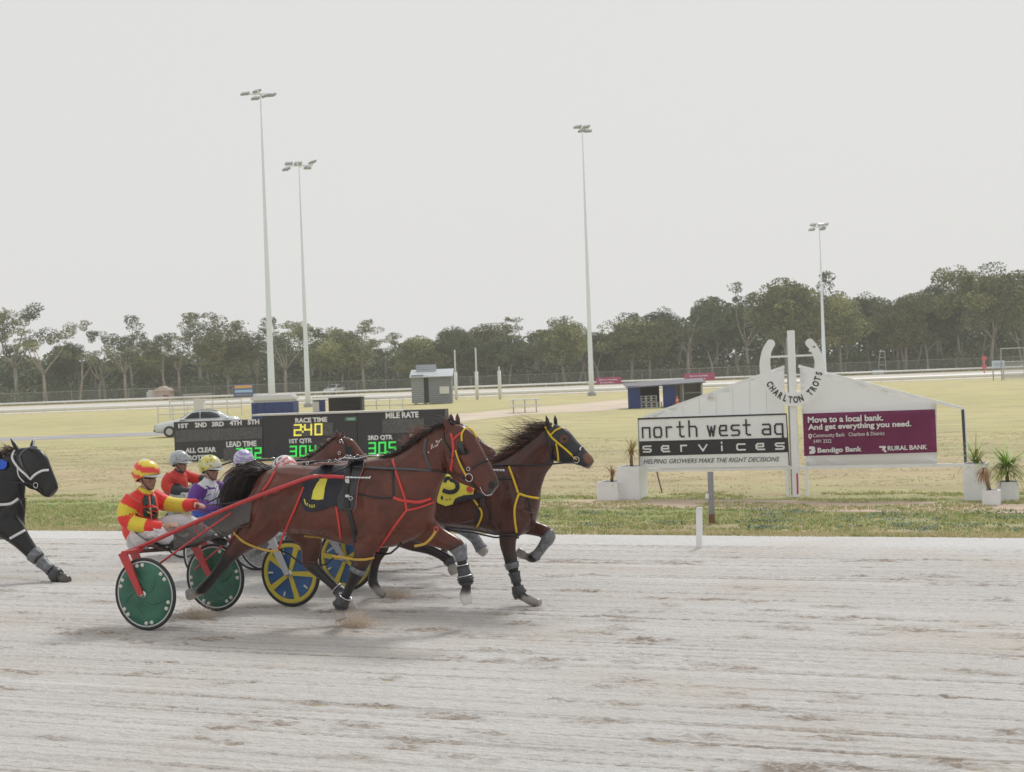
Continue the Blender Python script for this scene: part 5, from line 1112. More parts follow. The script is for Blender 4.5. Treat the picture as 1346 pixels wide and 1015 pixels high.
for i, s in enumerate(sp_):
    a = sp_[max(i-1, 0)]; b = sp_[min(i+1, len(sp_)-1)]; t_ = Vector((b[0]-a[0], b[1]-a[1])).normalized(); L_.append((s[0]-t_.y*s[2], s[1]+t_.x*s[2])); R_.append((s[0]+t_.y*s[2], s[1]-t_.x*s[2]))
def cap(c, r_, a0, a1): return [(c[0]+r_*math.cos(a0+(a1-a0)*k/6), c[1]+r_*math.sin(a0+(a1-a0)*k/6)) for k in range(1, 6)]
bm = NB(); fr = []; bk = []
for l, r in zip(L_, R_): fr.append((bm.verts.new(SP(*l, .15)), bm.verts.new(SP(*r, .15)))); bk.append((bm.verts.new(SP(*l, .11)), bm.verts.new(SP(*r, .11))))
for i in range(len(fr)-1):
    bm.faces.new((fr[i][0], fr[i+1][0], fr[i+1][1], fr[i][1])); bm.faces.new((bk[i][0], bk[i][1], bk[i+1][1], bk[i+1][0]))
    bm.faces.new((fr[i][0], bk[i][0], bk[i+1][0], fr[i+1][0])); bm.faces.new((fr[i][1], fr[i+1][1], bk[i+1][1], bk[i][1]))
for e in (0, -1): cyl(bm, SP(sp_[e][0], sp_[e][1], .108), SP(sp_[e][0], sp_[e][1], .1515), 5.8*px2m(1040, 480, YS), N=20)
shoe = fin('horseshoe', bm, WP, hs)
bar('crossbar', (1012, 469.3), (1071, 466.8), .035, WP, hs, .07, .03)
bm = NB(); box(bm, SP(1070, 456, .152), (.04, .004, .03)); fin('worn_patch', bm, mat('rust', (.25,.22,.2), .8), shoe)
# curved lettering
txt = 'CHARLTON TROTS'; cen = Vector((1041.5, 483)); arc = spline([(s[0], s[1]) for s in HSC[2:11]], 12)
ln = [0]
for a, b in zip(arc, arc[1:]): ln.append(ln[-1]+math.dist(a, b))
l0, l1 = ln[-1]*.165, ln[-1]*.80
for i, ch in enumerate(txt):
    if ch == ' ': continue
    s = l0+(l1-l0)*i/(len(txt)-1); k = int(np.searchsorted(ln, s)); k = min(max(k, 1), len(arc)-2); f_ = (s-ln[k-1])/(ln[k]-ln[k-1]); c = arc[k-1]*(1-f_)+arc[k]*f_; t_ = arc[k+1]-arc[k-1]; t_ = t_/np.linalg.norm(t_)
    me = text_mesh(ch, 1, .03, 0, .01); a = np.array([v.co[:] for v in me.vertices]); lo, hi = a.min(0), a.max(0); m_ = px2m(1040, 520, YS); hgt = 8.8*m_; wd = (hi[0]-lo[0])/.73*hgt*.68
    ex = (SP(c[0]+t_[0], c[1]+t_[1], .155)-SP(c[0], c[1], .155)).normalized(); ez = Vector((-ex.z, 0, ex.x))
    P0 = SP(c[0], c[1], .152)
    for v in me.vertices: v.co = P0+ex*((v.co.x-(lo[0]+hi[0])/2)/(hi[0]-lo[0])*wd)+ez*((v.co.y-(lo[1]+hi[1])/2)/(hi[1]-lo[1])*hgt)+Vector((0, -.006 if v.co.z > 0 else 0, 0))
    link('letter', me, BP, shoe)
# sign frame with the gable of shade cloth
fr_ = thing('sign_frame', 'white tubular frame with a gable of pale shade cloth behind the signs', 'frame', SP(1040, 652))
fr_.location.z = 0
for x, yb in ((845.5,655), (1036,652), (1061,651)): 
    q = gnd(x, yb); bm = NB(); z1 = SP(x, 616).z; box(bm, Vector((SP(x, 640).x, YS-.02, z1/2)), (.055, .05, z1), bevel=.004); fin('leg', bm, WP, fr_)
bar('bottom_rail', (839, 618.3), (1267, 611), .055, WP, fr_, .0, .05)
bar('gable_rail', (846, 548.5), (1031, 482), .04, WP, fr_, .0, .04); bar('gable_rail', (1050, 481.5), (1266, 537), .05, WP, fr_, .0, .04)
bar('end_post', (1265.5, 538), (1269.5, 608), .045, mat('dark_post', (.06,.065,.075), .5), fr_, -.02, .04); bar('end_post', (1268.5, 538), (1272.5, 612), .02, WP, fr_, -.02, .04)
def cloth(px):
    bm = NB(); A = bm.faces.new([bm.verts.new((x, y, 0)) for x, y in px])
    for k in range(24):
        x = 860+k*17; bmesh.ops.bisect_plane(bm, geom=bm.verts[:]+bm.edges[:]+bm.faces[:], plane_co=(x, 0, 0), plane_no=(1, 0, 0))
    for k in range(12):
        y = 490+k*10; bmesh.ops.bisect_plane(bm, geom=bm.verts[:]+bm.edges[:]+bm.faces[:], plane_co=(0, y, 0), plane_no=(0, 1, 0))
    for v in bm.verts: x, y = v.co.x, v.co.y; v.co = onY(x, y, YS+.05+.03*noise.noise(Vector((x*.03, y*.05, 0))))
    bmesh.ops.solidify(bm, geom=bm.faces[:], thickness=.006); return fin('shade_cloth', bm, FAB, fr_, True)
cloth([(848,549),(1031,483),(1031,541),(1036,612),(868,616),(866,549)]); cloth([(1051,482.5),(1231,528.5),(1231.5,611.5),(1060,613),(1054,545)])
for i in range(7): 
    x = 875+i*22; bar('cloth_seam', (x, 548-(x-848)*.36+3), (x+1, 545), .006, mat('seam', (.56,.57,.58), .8), fr_, .012, .004)
# left board
b1 = thing('advert_board', 'white board lettered in black and white with a wide black band, left of the horseshoe', 'sign', SP(938, 618)); 
panel('board', [(838.5,550.2),(1033.8,543.8),(1038,612.8),(840.6,616)], WP, b1, .05, .02)
panel('top_edge', [(838.3,549.6),(1033.9,543.2),(1034,545.2),(838.4,551.8)], BP, b1, .071, .01); panel('side_edge', [(838.3,551.8),(839.6,551.8),(841.2,615),(840.0,615)], mat('grey_paint'), b1, .071, .008); panel('side_edge', [(1033.2,545.3),(1034.4,545.3),(1038.2,612),(1036.8,612)], BP, b1, .071, .008)
panel('black_band', [(840,580.2),(1035,575.2),(1036.8,594.5),(841,599.8)], BP, b1, .071, .004)
a_, b_ = SP(845, 575.2, .075), SP(1029, 570.5, .075); ex = (b_-a_).normalized(); ez = Vector((0, -1, 0)).cross(ex)*-1
if ez.z < 0: ez = -ez
m_ = px2m(938, 580, YS); W = (b_-a_).length
ST = {'n': [[(0,0),(0,1)],[(0,1),(1,1),(1,0)]], 'o': [[(.15,0),(.85,0),(1,.2),(1,.8),(.85,1),(.15,1),(0,.8),(0,.2),(.15,0)]], 'r': [[(.1,0),(.1,1)],[(.1,.9),(.4,1),(.8,1)]], 't': [[(.35,1.5),(.35,.15),(.55,0),(.85,0)],[(0,1),(.8,1)]],
 'h': [[(0,0),(0,1.55)],[(0,1),(.8,1),(1,.8),(1,0)]], 'w': [[(0,1),(.28,0),(.5,.9),(.72,0),(1,1)]], 'e': [[(1,0),(.2,0),(0,.25),(0,.75),(.2,1),(.9,1),(.9,.5),(0,.5)]], 's': [[(0,0),(.85,0),(1,.15),(1,.4),(.8,.5),(.2,.5),(0,.65),(0,.9),(.2,1),(1,1)]],
 'a': [[(.05,1),(.85,1),(1,.85),(1,0),(.2,0),(0,.15),(0,.4),(.2,.52),(1,.52)]], 'g': [[(1,0),(.2,0),(0,.2),(0,.8),(.2,1),(1,1),(1,-.3),(.85,-.5),(.1,-.5)]], 'v': [[(0,1),(.5,0),(1,1)]], 'i': [[(.5,0),(.5,.72)],[(.5,1.28),(.5,1.38)]], 'c': [[(1,0),(.15,0),(0,.2),(0,.8),(.15,1),(1,1)]]}
cwid = W/(11*1.0+10*.42+2*.9*1.0); 
cw = W/19.0; stroke_text('lettering', ST, a_, ex, ez, cw, 12.9*m_, cw*.62, 2.1*m_, BP, b1, 'north west ag')
a_, b_ = SP(846, 594.6, .08), SP(1030.5, 589.8, .08); W = (b_-a_).length; cw = 10.4*m_; stroke_text('lettering', ST, a_+Vector((0, 0, .006)), ex, ez, cw, 7.4*m_, (W-8*cw)/7, 2.05*m_, mat('letter_white', (.8,.8,.8), .5), b1, 'services')
fit_text('lettering', 'HELPING GROWERS MAKE THE RIGHT DECISIONS', SP(846, 609.8, .075), ex, ez, (SP(1024, 605)-SP(846, 609.8)).length, 6.0*m_, mat('letter_grey', (.10,.10,.11), .6), b1, 0, .35, .004)
# maroon banner
MAR = mat('maroon_vinyl', lin((150,66,112)), .5, var=.12, vscale=2, bump=.15, bscale=4)
b2 = thing('bank_banner', 'maroon banner with white lettering hung on the shade cloth right of the horseshoe', 'banner', SP(1143, 600))
bm = NB(); gx, gz = 24, 10; G = []
for j in range(gz+1):
    row = []
    for i in range(gx+1):
        u, v = i/gx, j/gz; x = (1055.3*(1-u)+1229*u)*(1-v)+(1057*(1-u)+1231.7*u)*v; y = (543.8*(1-u)+538*u)*(1-v)+(599.5*(1-u)+594.6*u)*v
        row.append(bm.verts.new(onY(x, y, YS-.06+.015*noise.noise(Vector((u*7+v*4, v*3, 1))))))
    G.append(row)
for j in range(gz):
    for i in range(gx): bm.faces.new((G[j][i], G[j][i+1], G[j+1][i+1], G[j+1][i]))
bmesh.ops.solidify(bm, geom=bm.faces[:], thickness=.005); fin('cloth', bm, MAR, b2, True)
LW = mat('banner_white', (.78,.77,.78), .5)
def bt(body, x0, y0, x1, y1, hpx, bold=.03, m=LW):
    A, B = SP(x0, y0, .10), SP(x1, y1, .10); e = (B-A).normalized(); z_ = Vector((-e.z, 0, e.x)); return fit_text('lettering', body, A, e, z_, (B-A).length, hpx*px2m(x0, y0, YS), m, b2, bold, 0, .004)
bt('Move to a local bank.', 1062, 556.2, 1161, 553.0, 8.2); bt('And get everything you need.', 1062.5, 567.6, 1198, 562.8, 9.6)
bt('Community Bank   Charlton & District', 1069, 576.6, 1163, 573.6, 6.4, .0); bt('5491 2322', 1069.5, 582.6, 1093, 582, 4.6, .0)
bt('Bendigo Bank', 1075, 597.4, 1133, 595.4, 8.6, .03); bt('RURAL BANK', 1167, 592.6, 1219, 590.8, 6.2, .03)
bm = NB(); tube(bm, [SP(1065+2.0*math.cos(a), 573.2-2.2*math.sin(a), .10) for a in [k*math.pi/5 for k in range(11)]], .011, 5); prism(bm, [SP(1063.4, 575, .10), SP(1066.6, 575, .10), SP(1065, 578, .10)], (0, -.004, 0)); fin('pin_mark', bm, LW, b2)
panel('bank_mark', [(1063.5,587.0),(1069,586.8),(1071.8,588.6),(1071.3,591),(1072.3,593.6),(1070,596.6),(1064,597),(1064,592.8),(1066.3,592.7),(1066.2,590.8),(1063.6,590.8)], LW, b2, .095, .004)
panel('bank_mark', [(1155.5,586.6),(1163.5,586.2),(1165,588),(1163,590.4),(1166,594.3),(1162.6,594.5),(1160.4,591.2),(1158.5,593.6),(1160.5,588.6),(1156,588.8)], LW, b2, .095, .004)

# planters and plants
PLW = mat('planter_white', (.82,.83,.85), .6, var=.06, vscale=4)
soil = mat('potting_soil', (.06,.045,.035), .95)
def planter(label, xa, xb, yt, yb, dep=.38):
    a = gnd(xa, yb); X0 = onY(xa, yb, a.y).x; X1 = onY(xb, yb, a.y).x; zt = onY((xa+xb)/2, yt, a.y).z; w_ = X1-X0; t = thing('planter_box', label, 'planter', Vector(((X0+X1)/2, a.y+dep/2, 0)), 'white planter boxes beside the sign')
    c = t.location; bm = NB(); th = .03
    for (dx, dy, sx, sy) in ((0, -dep/2+th/2, w_, th), (0, dep/2-th/2, w_, th), (-w_/2+th/2, 0, th, dep-2*th-.004), (w_/2-th/2, 0, th, dep-2*th-.004)): box(bm, c+Vector((dx, dy, zt/2-.006)), (sx, sy, zt+.012), bevel=.003)
    fin('box', bm, PLW, t); bm = NB(); box(bm, c+Vector((0, 0, zt*.5-.04)), (w_-2*th-.004, dep-2*th-.008, zt-.07)); fin('soil', bm, soil, t); return Vector((c.x, c.y, zt-.08))
def strap_plant(name, label, base, h, n, ln, mats, up=.4, wd=.03, droop=1.2, seed=1, trunk=None):
    t = thing(name, label, 'plant', base); r_ = random.Random(seed); top = base+Vector((trunk[0] if trunk else 0, 0, h))
    bm = NB(); tube(bm, [base-Vector((0,0,.05)), base+(top-base)*.5+Vector((r_.uniform(-.02, .02), 0, 0)), top], [.035, .03, .025], 7); fin('stem', bm, mat('palm_stem', (.22,.15,.09), .9, var=.3, vscale=30), t, True)
    for mi, m in enumerate(mats):
        bm = NB()
        for i in range(n[mi]):
            az = r_.uniform(0, 6.28); el = r_.uniform(-.5 if up < .3 else .1, 1.4)*(1 if up > .2 else .7); d = Vector((math.cos(az)*math.cos(el), math.sin(az)*math.cos(el), math.sin(el))); s = d.cross(Vector((0, 0, 1))).normalized(); L0 = ln*r_.uniform(.6, 1.1); p = top+Vector((0, 0, r_.uniform(-.12, .02)*(h*1.5 if mi else 1))); prev = None
            for k in range(6):
                u = k/5; w_ = wd*(1-u)**.7*(.5+2*u if u < .25 else 1)*.5; a, b = bm.verts.new(p-s*w_+Vector((0,0,w_*.4))), bm.verts.new(p+s*w_+Vector((0,0,w_*.4)))
                if prev: bm.faces.new((prev[0], prev[1], b, a))
                prev = (a, b); d = (d+Vector((0, 0, -droop*.16*(1+mi*2.5)))).normalized(); p = p+d*L0/5
        fin('leaves' if mi == 0 else 'dead_leaves', bm, m, t)
    return t
GL = mat('yucca_green', lin((150,178,88)), .5, var=.25, vscale=9); BLV = mat('dead_leaf', lin((168,132,98)), .8, var=.3, vscale=9)
c = planter('tall white planter box at left end of the black and white board', 811.5, 841, 613.5, 656, .5); strap_plant('yucca', 'dried yucca with brown skirt in the tall left planter', c, .34, (16, 60), .34, (GL, BLV), .6, .022, .5, 3)
c = planter('low wide white planter box farthest left of the signs', 784.5, 812, 634, 657, .5); strap_plant('yucca', 'dead brown yucca in the low left planter', c+Vector((.02,0,0)), .20, (3, 55), .24, (GL, BLV), .6, .022, .3, 4); strap_plant('trailing_plant', 'small green plant at the front edge of the low left planter', c+Vector((.12,-.16,.02)), .03, (26,), .16, (GL,), .1, .03, 2.2, 5)
c = planter('tall white planter box under the right end of the sign frame', 1266.5, 1297, 610, 657, .5); strap_plant('strap_leaf_plant', 'sparse green strap leaf plant in the tall right planter', c+Vector((0,0,0)), .14, (40, 14), .50, (GL, BLV), .5, .034, .8, 6)
c = planter('small white planter box in front, at the foot of the tall right planter', 1291, 1313.5, 645, 664, .3); strap_plant('dead_palm', 'withered brown palm leaning from the small right planter', c, .42, (2, 60), .28, (GL, BLV), .6, .02, 1.5, 7, (-.1,))
c = planter('medium white planter box farthest right beside the signs', 1311, 1337, 634, 658, .4); strap_plant('yucca', 'lush green yucca rosette in the farthest right planter', c, .36, (190, 30), .56, (GL, BLV), .2, .032, .7, 8)
# posts by the track
t = thing('marker_peg', 'short white peg standing on the sand at the track edge', 'peg', gnd(920, 720)); bm = NB(); p = gnd(920, 720); z1 = onY(922, 669, p.y).z; box(bm, p+Vector((0, 0, z1/2)), (.075, .05, z1), Matrix.Rotation(.03, 3, 'Y'), .006); fin('peg', bm, WP, t)
bm = NB(); box(bm, p+Vector((.012, 0, z1+.012)), (.07, .045, .02), bevel=.004); fin('cap', bm, WP, t)
t = thing('steel_post', 'grey steel post with a small box standing in the verge before the left board', 'post', gnd(936, 688)); p = gnd(936, 688); z1 = onY(934, 620, p.y).z; bm = NB(); box(bm, p+Vector((0, 0, z1/2)), (.075, .06, z1), bevel=.005); fin('post', bm, mat('post_grey', (.30,.31,.34), .5, .2, var=.1), t); bm = NB(); box(bm, Vector((p.x-.05, p.y-.04, onY(932, 652, p.y).z)), (.05, .05, .07), bevel=.005); fin('junction_box', bm, WP, t); bm = NB(); box(bm, p+Vector((0,0,.07)), (.078, .064, .14)); fin('rusty_foot', bm, mat('rust_foot', (.22,.11,.07), .9, var=.3), t)
t = thing('iron_stake', 'thin dark iron stake leaning under the left board', 'stake', gnd(870.5, 647)); p = gnd(870.5, 647); bm = NB(); tube(bm, [p-Vector((0,0,.03)), onY(863, 619, p.y)], .014, 6); fin('rod', bm, mat('dark_iron', (.12,.11,.11), .7), t); bm = NB(); ball(bm, onY(863, 619, p.y), (.02,.02,.02), seg=8); fin('head', bm, mat('dark_iron'), t)

# ================================================================== electronic scoreboard
SBL, SBR = lat(229, 47.2), lat(588, 45.8); sbx = (SBR-SBL).normalized(); sbn = Vector((sbx.y, -sbx.x, 0))    # normal towards the track
def SB(x, y, d=0.0):
    o_ = SBL+sbn*d; r_ = ray(x, y); O = Vector((0, 0, H)); t_ = (o_-O).dot(sbn)/r_.dot(sbn); return O+r_*t_
sb = thing('scoreboard', 'wide black electronic scoreboard in three cabinets showing race time 2:40', 'scoreboard', (SBL+SBR)/2)
CAB = mat('cabinet_black', (.035,.035,.042), .5, var=.15, vscale=2)
zt = SB(229, 555).z
for i, (xa, xb, col) in enumerate(((229, 345.2, (.045,.045,.052)), (346, 469.5, (.035,.034,.045)), (470.3, 586, (.033,.033,.043)))):
    a, b = SB(xa, 575), SB(xb, 575); a.z = b.z = 0; z1 = SB(xa, (555, 548.3, 541.5)[i]).z+(0, .03, .0)[i]
    bm = NB(); prism(bm, [a+Vector((0,0,.03)), b+Vector((0,0,.03)), b+Vector((0,0,z1)), a+Vector((0,0,z1))], -sbn*.5)
    cb = fin('cabinet', bm, mat('cabinet_%d' % i, col, .5, var=.1, vscale=2), sb)
    for k in (.15, .85): p = a+(b-a)*k-sbn*.25; bm = NB(); box(bm, p+Vector((0,0,.0)), (.3, .3, .08)); fin('foot', bm, mat('galv'), cb)
a, b = SB(331, 548), SB(530, 541); bm = NB(); z1 = SB(346, 548.3).z+.035; a.z = b.z = z1; prism(bm, [a+sbn*.06, b+sbn*.06, b-sbn*.6, a-sbn*.6], (0, 0, .05)); fin('roof_cap', bm, mat('cap_white', (.62,.61,.58), .6), sb)
def plate(name, x0, y0, x1, y1, m, d, th=.01, sl=None):
    s = -.036 if sl is None else sl; q = [SB(x0, y1, d), SB(x1, y1+(x1-x0)*s, d), SB(x1, y0+(x1-x0)*s, d), SB(x0, y0, d)]; bm = NB(); prism(bm, q, sbn*th); return fin(name, bm, m, sb)
DG = mat('unlit_led', (.11,.11,.115), .7, var=.25, vscale=14)
def stxt(body, x0, y0, x1, y1, bold=.045):
    A, B = SB(x0, y1, .006), SB(x1, y1-(x1-x0)*.036, .006); e = (B-A).normalized(); n_ = sbn; z_ = Vector((0, 0, 1)); z_ = (z_-e*z_.dot(e)).normalized(); m_ = px2m(x0, y0, 1)*0+(SB(x0, y0)-SB(x0, y1)).length
    me = text_mesh(body, 1, bold, 0, .01); a = np.array([v.co[:] for v in me.vertices]); lo, hi = a.min(0), a.max(0)
    for v in me.vertices: v.co = A+e*((v.co.x-lo[0])/(hi[0]-lo[0])*(B-A).length)+z_*((v.co.y-lo[1])/(hi[1]-lo[1])*m_)+sbn*(.008 if v.co.z > 0 else 0)
    return link('lettering', me, mat('board_letters', (.8,.81,.84), .5), sb)
plate('display', 231, 566, 345, 581.5, DG, .003, .012, -.045)
for b_, x0, y0, x1, y1 in (('1ST',234.5,557,247.7,563),('2ND',256.3,555.6,272,562),('3RD',278.6,554.6,294.5,561),('4TH',302,553,318,559.5),('5TH',325.7,551.8,341,558.3),('LEAD TIME',297.6,580.6,337.4,588),('ALL CLEAR',243.8,589,284.4,595.8),('PROTEST',243.8,599,277.4,605.4),('RACE TIME',388.2,549.6,430.2,556.2),('1ST QTR',380.4,577,410.5,584),('2ND QTR',430.8,576,460.5,582.4),('MILE RATE',507,542.5,550.5,550.4),('3RD QTR',483.8,572.6,516.3,579.8),('4TH QTR',537,571,567,578.2)): stxt(b_, x0, y0, x1, y1)
plate('display', 294, 589.5, 310, 606, DG, .003, .012); plate('display', 385, 557.5, 437.5, 574, DG, .003, .008); plate('display', 502.7, 551.6, 557.7, 570, DG, .003, .012); plate('display', 533, 579.8, 567, 597, DG, .003, .012)
plate('status_lamp', 453.4, 548.5, 469, 553.6, mat('dim_green', (.06,.22,.12), .5), .003, .01); stxt('MARGIN', 457, 549.4, 466, 552.6, .0)
SEG = {'0': 'abcdef', '1': 'bc', '2': 'abged', '3': 'abgcd', '4': 'fgbc', '5': 'afgcd', '7': 'abc', '9': 'abfgcd'}
SL = {'a': ((0,2),(1,2)), 'b': ((1,2),(1,1)), 'c': ((1,1),(1,0)), 'd': ((0,0),(1,0)), 'e': ((0,1),(0,0)), 'f': ((0,2),(0,1)), 'g': ((0,1),(1,1))}
def digits(s, x0, y0, x1, y1, col):
    n = sum(1 for c_ in s if c_ not in ':.'); w_ = (x1-x0)/(n*1.0+(n-1)*.28+.0); x = x0; m = mat('led_%s' % col, {'yellow': lin((236,224,90)), 'green': lin((70,224,90))}[col], .5, emit={'yellow': (.80,.74,.14,.45), 'green': (.05,.72,.12,.5)}[col]); th = 2.2
    for c_ in s:
        bm = NB()
        if c_ in ':.':
            for v in ((.28, .68) if c_ == ':' else (.08,)):
                X_ = x-w_*.16; Y_ = y1+(y0-y1)*v-(X_-x0)*.036; prism(bm, [SB(X_-1.2, Y_, .024), SB(X_+1.2, Y_, .024), SB(X_+1.2, Y_-2.4, .024), SB(X_-1.2, Y_-2.4, .024)], sbn*.006)
        else:
            for g_ in SEG[c_]:
                (ax, ay), (bx, by) = SL[g_]; ins = 1.2; hh = (y1-y0-2*ins)/2; A = Vector((x+ins+ax*(w_-2*ins), y1-ins-ay*hh)); B = Vector((x+ins+bx*(w_-2*ins), y1-ins-by*hh)); A.y -= (A.x-x0)*.036; B.y -= (B.x-x0)*.036
                d = (B-A).normalized(); e = Vector((-d.y, d.x))*th/2; A2 = A-d*th*.36; B2 = B+d*th*.36
                prism(bm, [SB(*(A2+e), .014), SB(*(B2+e), .014), SB(*(B2-e), .014), SB(*(A2-e), .014)], sbn*.006)
            x += w_*1.28
        fin('digit', bm, m, sb)
digits('2:40', 386, 557.6, 424, 573.6, 'yellow'); digits('30.4', 380.6, 586, 416, 601, 'green'); digits('39.2', 310, 589, 344, 604, 'green'); digits('30.5', 484, 581.4, 521, 597.6, 'green'); digits('30', 432.5, 584.5, 458, 599.5, 'green')

# ================================================================== light masts
MP = mat('mast_steel', (.74,.81,.88), .5)
def mast(label, px, D, top_px, heads, n=10):
    b = lat(px, D); zt = H+(hor(px)-top_px)*D/FPX; k = D/FPX
    t = thing('light_mast', label, 'light mast', b, 'tall floodlight masts round the infield')
    bm = NB(); r0_ = .27 if 'tallest' in label else .22; tube(bm, [b+Vector((0, 0, zt*i/10)) for i in range(11)], [r0_*(1-.86*(i/10)) for i in range(11)], 14); fin('mast', bm, MP, t, True)
    bm = NB(); cyl(bm, b, b+Vector((0, 0, .25)), r0_*1.6, N=14); fin('base_plate', bm, mat('galv'), t)
    xs_ = [h_[0] for h_ in heads]; c = b+Vector((0, 0, zt)); bm = NB()
    tube(bm, [c+r0*min(xs_)*k, c+r0*max(xs_)*k], .06, 6); tube(bm, [c-f0*1.2, c+f0*1.2], .05, 6); fin('crossarm', bm, MP, t)
    for (dx, dy, dd) in heads:
        p = c+r0*dx*k+Vector((0, 0, dy*k))+f0*dd; R = Matrix.Rotation(rnd.uniform(-.5, .5), 3, 'Z') @ Matrix.Rotation(.5, 3, 'X')
        bm = NB(); box(bm, p, (.6, .42, .16), R, .03); fl = fin('floodlight', bm, mat('flood_housing', (.34,.35,.35), .5, .2), t)
        bm = NB(); tube(bm, [p, Vector((p.x, p.y, zt))+Vector((0,0,0)), c+(p-c)*.6], .03, 5); fin('bracket', bm, MP, fl)
mast('tallest light mast, far left, behind the white topped blue portable', 356.5, 116, 124, [(-20,1,0),(-8,-4,.5),(-3,2,-.5),(5,-1,.6),(15,-2,0)])
mast('second light mast from the left with four angled floodlights', 403.5, 124, 218, [(-14,4,.4),(-16,-5,-.4),(-1,3,0),(10,-2,.5),(18,4,0)])
mast('single light mast standing behind the leading horse, base on the dirt path', 776.5, 128, 169, [(-6,2,0),(0,-2,.5),(5,1,-.3),(8,-3,.3)])
mast('shortest light mast, rising behind the right arm of the horseshoe', 1083, 150, 298, [(-8,3,0),(-9,-3,.4),(2,3,0),(9,3,.5),(4,-3,0)])

# ================================================================== infield huts, posts and vehicles
def lbox(px0, px1, y0, y1, D, dep): 
    """world corners of a box whose near face spans these photo columns and rows"""
    a, b = lat(px0, D), lat(px1, D); k = D/FPX; hm = hor((px0+px1)/2); return a, b, H-(y1-hm)*k, H-(y0-hm)*k
def fbox(name, px0, px1, y0, y1, D, dep, m, parent, z0=None, d0=0.0, bevel=0):
    a, b, zb, zt = lbox(px0, px1, y0, y1, D, dep); zb = zb if z0 is None else z0; c = (a+b)/2+f0*(dep/2+d0); c.z = (zb+zt)/2
    R = Matrix((r0, f0, u0)).transposed(); bm = NB(); box(bm, c, ((b-a).length, dep, zt-zb), R, bevel); return fin(name, bm, m, parent)
def corr(name, col, dirv=(60, 0, 0)):
    m = mat(name, col, .45, .25, var=.06, vscale=.7); n = m.node_tree; b = n.nodes['Principled BSDF']; w_ = n.nodes.new('ShaderNodeTexWave'); w_.inputs['Scale'].default_value = 2.2; tc = n.nodes.new('ShaderNodeTexCoord'); n.links.new(tc.outputs['Object'], w_.inputs[0]); 
    if dirv[2]: w_.bands_direction = 'Z'
    bp = n.nodes.new('ShaderNodeBump'); bp.inputs['Strength'].default_value = .8; bp.inputs['Distance'].default_value = .05; n.links.new(w_.outputs[0], bp.inputs['Height']); n.links.new(bp.outputs[0], b.inputs['Normal']); return m
BLU = corr('blue_cladding', lin((48,66,128))); GRC = corr('grey_cladding', lin((150,156,160)), (0, 0, 1)); WHC = mat('white_cladding', (.66,.66,.65), .5); DK = mat('dark_interior', (.03,.03,.035), .8)  # dark interior: shade inside doorway and shed put into the colour
# portable with white top
D = 92; t = thing('portable_toilet_block', 'blue portable cabin with rounded white top behind the scoreboard', 'cabin', lat(356, D)); fbox('body', 329, 384.5, 529, 549, D, 2.2, BLU, t, 0); fbox('roof', 328, 385.5, 519.3, 529, D, 2.3, WHC, t, None, -.05, .14); 
for k in range(5): fbox('panel_rib', 335+k*11, 335.8+k*11, 530, 549, D, .03, mat('blue_trim', lin((38,52,104)), .5), t, 0.02, -.035)
# dugout beside
D = 96; t = thing('team_shelter', 'small open shelter with blue and white end wall behind the scoreboard, right of the portable', 'shelter', lat(442, D)); fbox('end_wall', 410, 426, 526, 541, D, .1, BLU, t, 0); fbox('end_panel', 409.5, 418, 528, 537, D, .05, WHC, t, .25, -.06); fbox('back_wall', 426.3, 474, 523, 541, D, .1, mat('shaded_inside', (.06,.055,.06), .8), t, 0, 1.6); fbox('side_wall', 472, 474.5, 523, 541, D, 1.5, mat('shaded_inside'), t, 0, .05); fbox('roof', 409, 476, 520.6, 522.6, D, 2.2, WHC, t, None, -.3); fbox('bench', 430, 470, 533, 534.5, D, .4, mat('shaded_inside'), t, None, 1.0)  # back wall, side wall and bench carry the shelter's inner shade as colour
# judges' hut on stilts
D = 118; t = thing('judges_hut', 'grey corrugated judges hut on short stilts with a dark open doorway', 'hut', lat(566, D)); t.location = lat(566, D)
fbox('wall', 540, 556.3, 493, 530, D, 2.4, GRC, t); fbox('wall', 562.7, 593, 495.5, 530, D, 2.4, corr('grey_cladding_front', lin((136,141,147)), (0,0,1)), t); fbox('doorway', 556.4, 562.6, 494, 530, D, 2.2, DK, t, None, .1); fbox('sign_panel', 577, 589.5, 508, 517.5, D, .05, WHC, t, None, -.06)
fbox('parapet', 545, 572, 479.3, 488.5, D, .1, corr('roof_iron', lin((178,184,188)), (0,0,1)), t, None, 1.9)
a, b, zb, zt = lbox(538, 595, 490, 530, D, 2); bm = NB(); prism(bm, [a-f0*.2+Vector((0,0,zt-.35)), b-f0*.2+Vector((0,0,zt-.35)), b+f0*2.5+Vector((0,0,zt+.2)), a+f0*2.5+Vector((0,0,zt+.2))], (0, 0, .06)); fin('roof', bm, mat('roof_iron'), t)
for px in (544, 556, 568, 580, 590):
    for dd in (.1, 2.2): p = lat(px, D)+f0*dd; zb_ = H-(530-hor(566))*D/FPX; bm = NB(); cyl(bm, p, p+Vector((0,0,zb_+.05)), .06, N=6); fin('stilt', bm, mat('galv'), t)
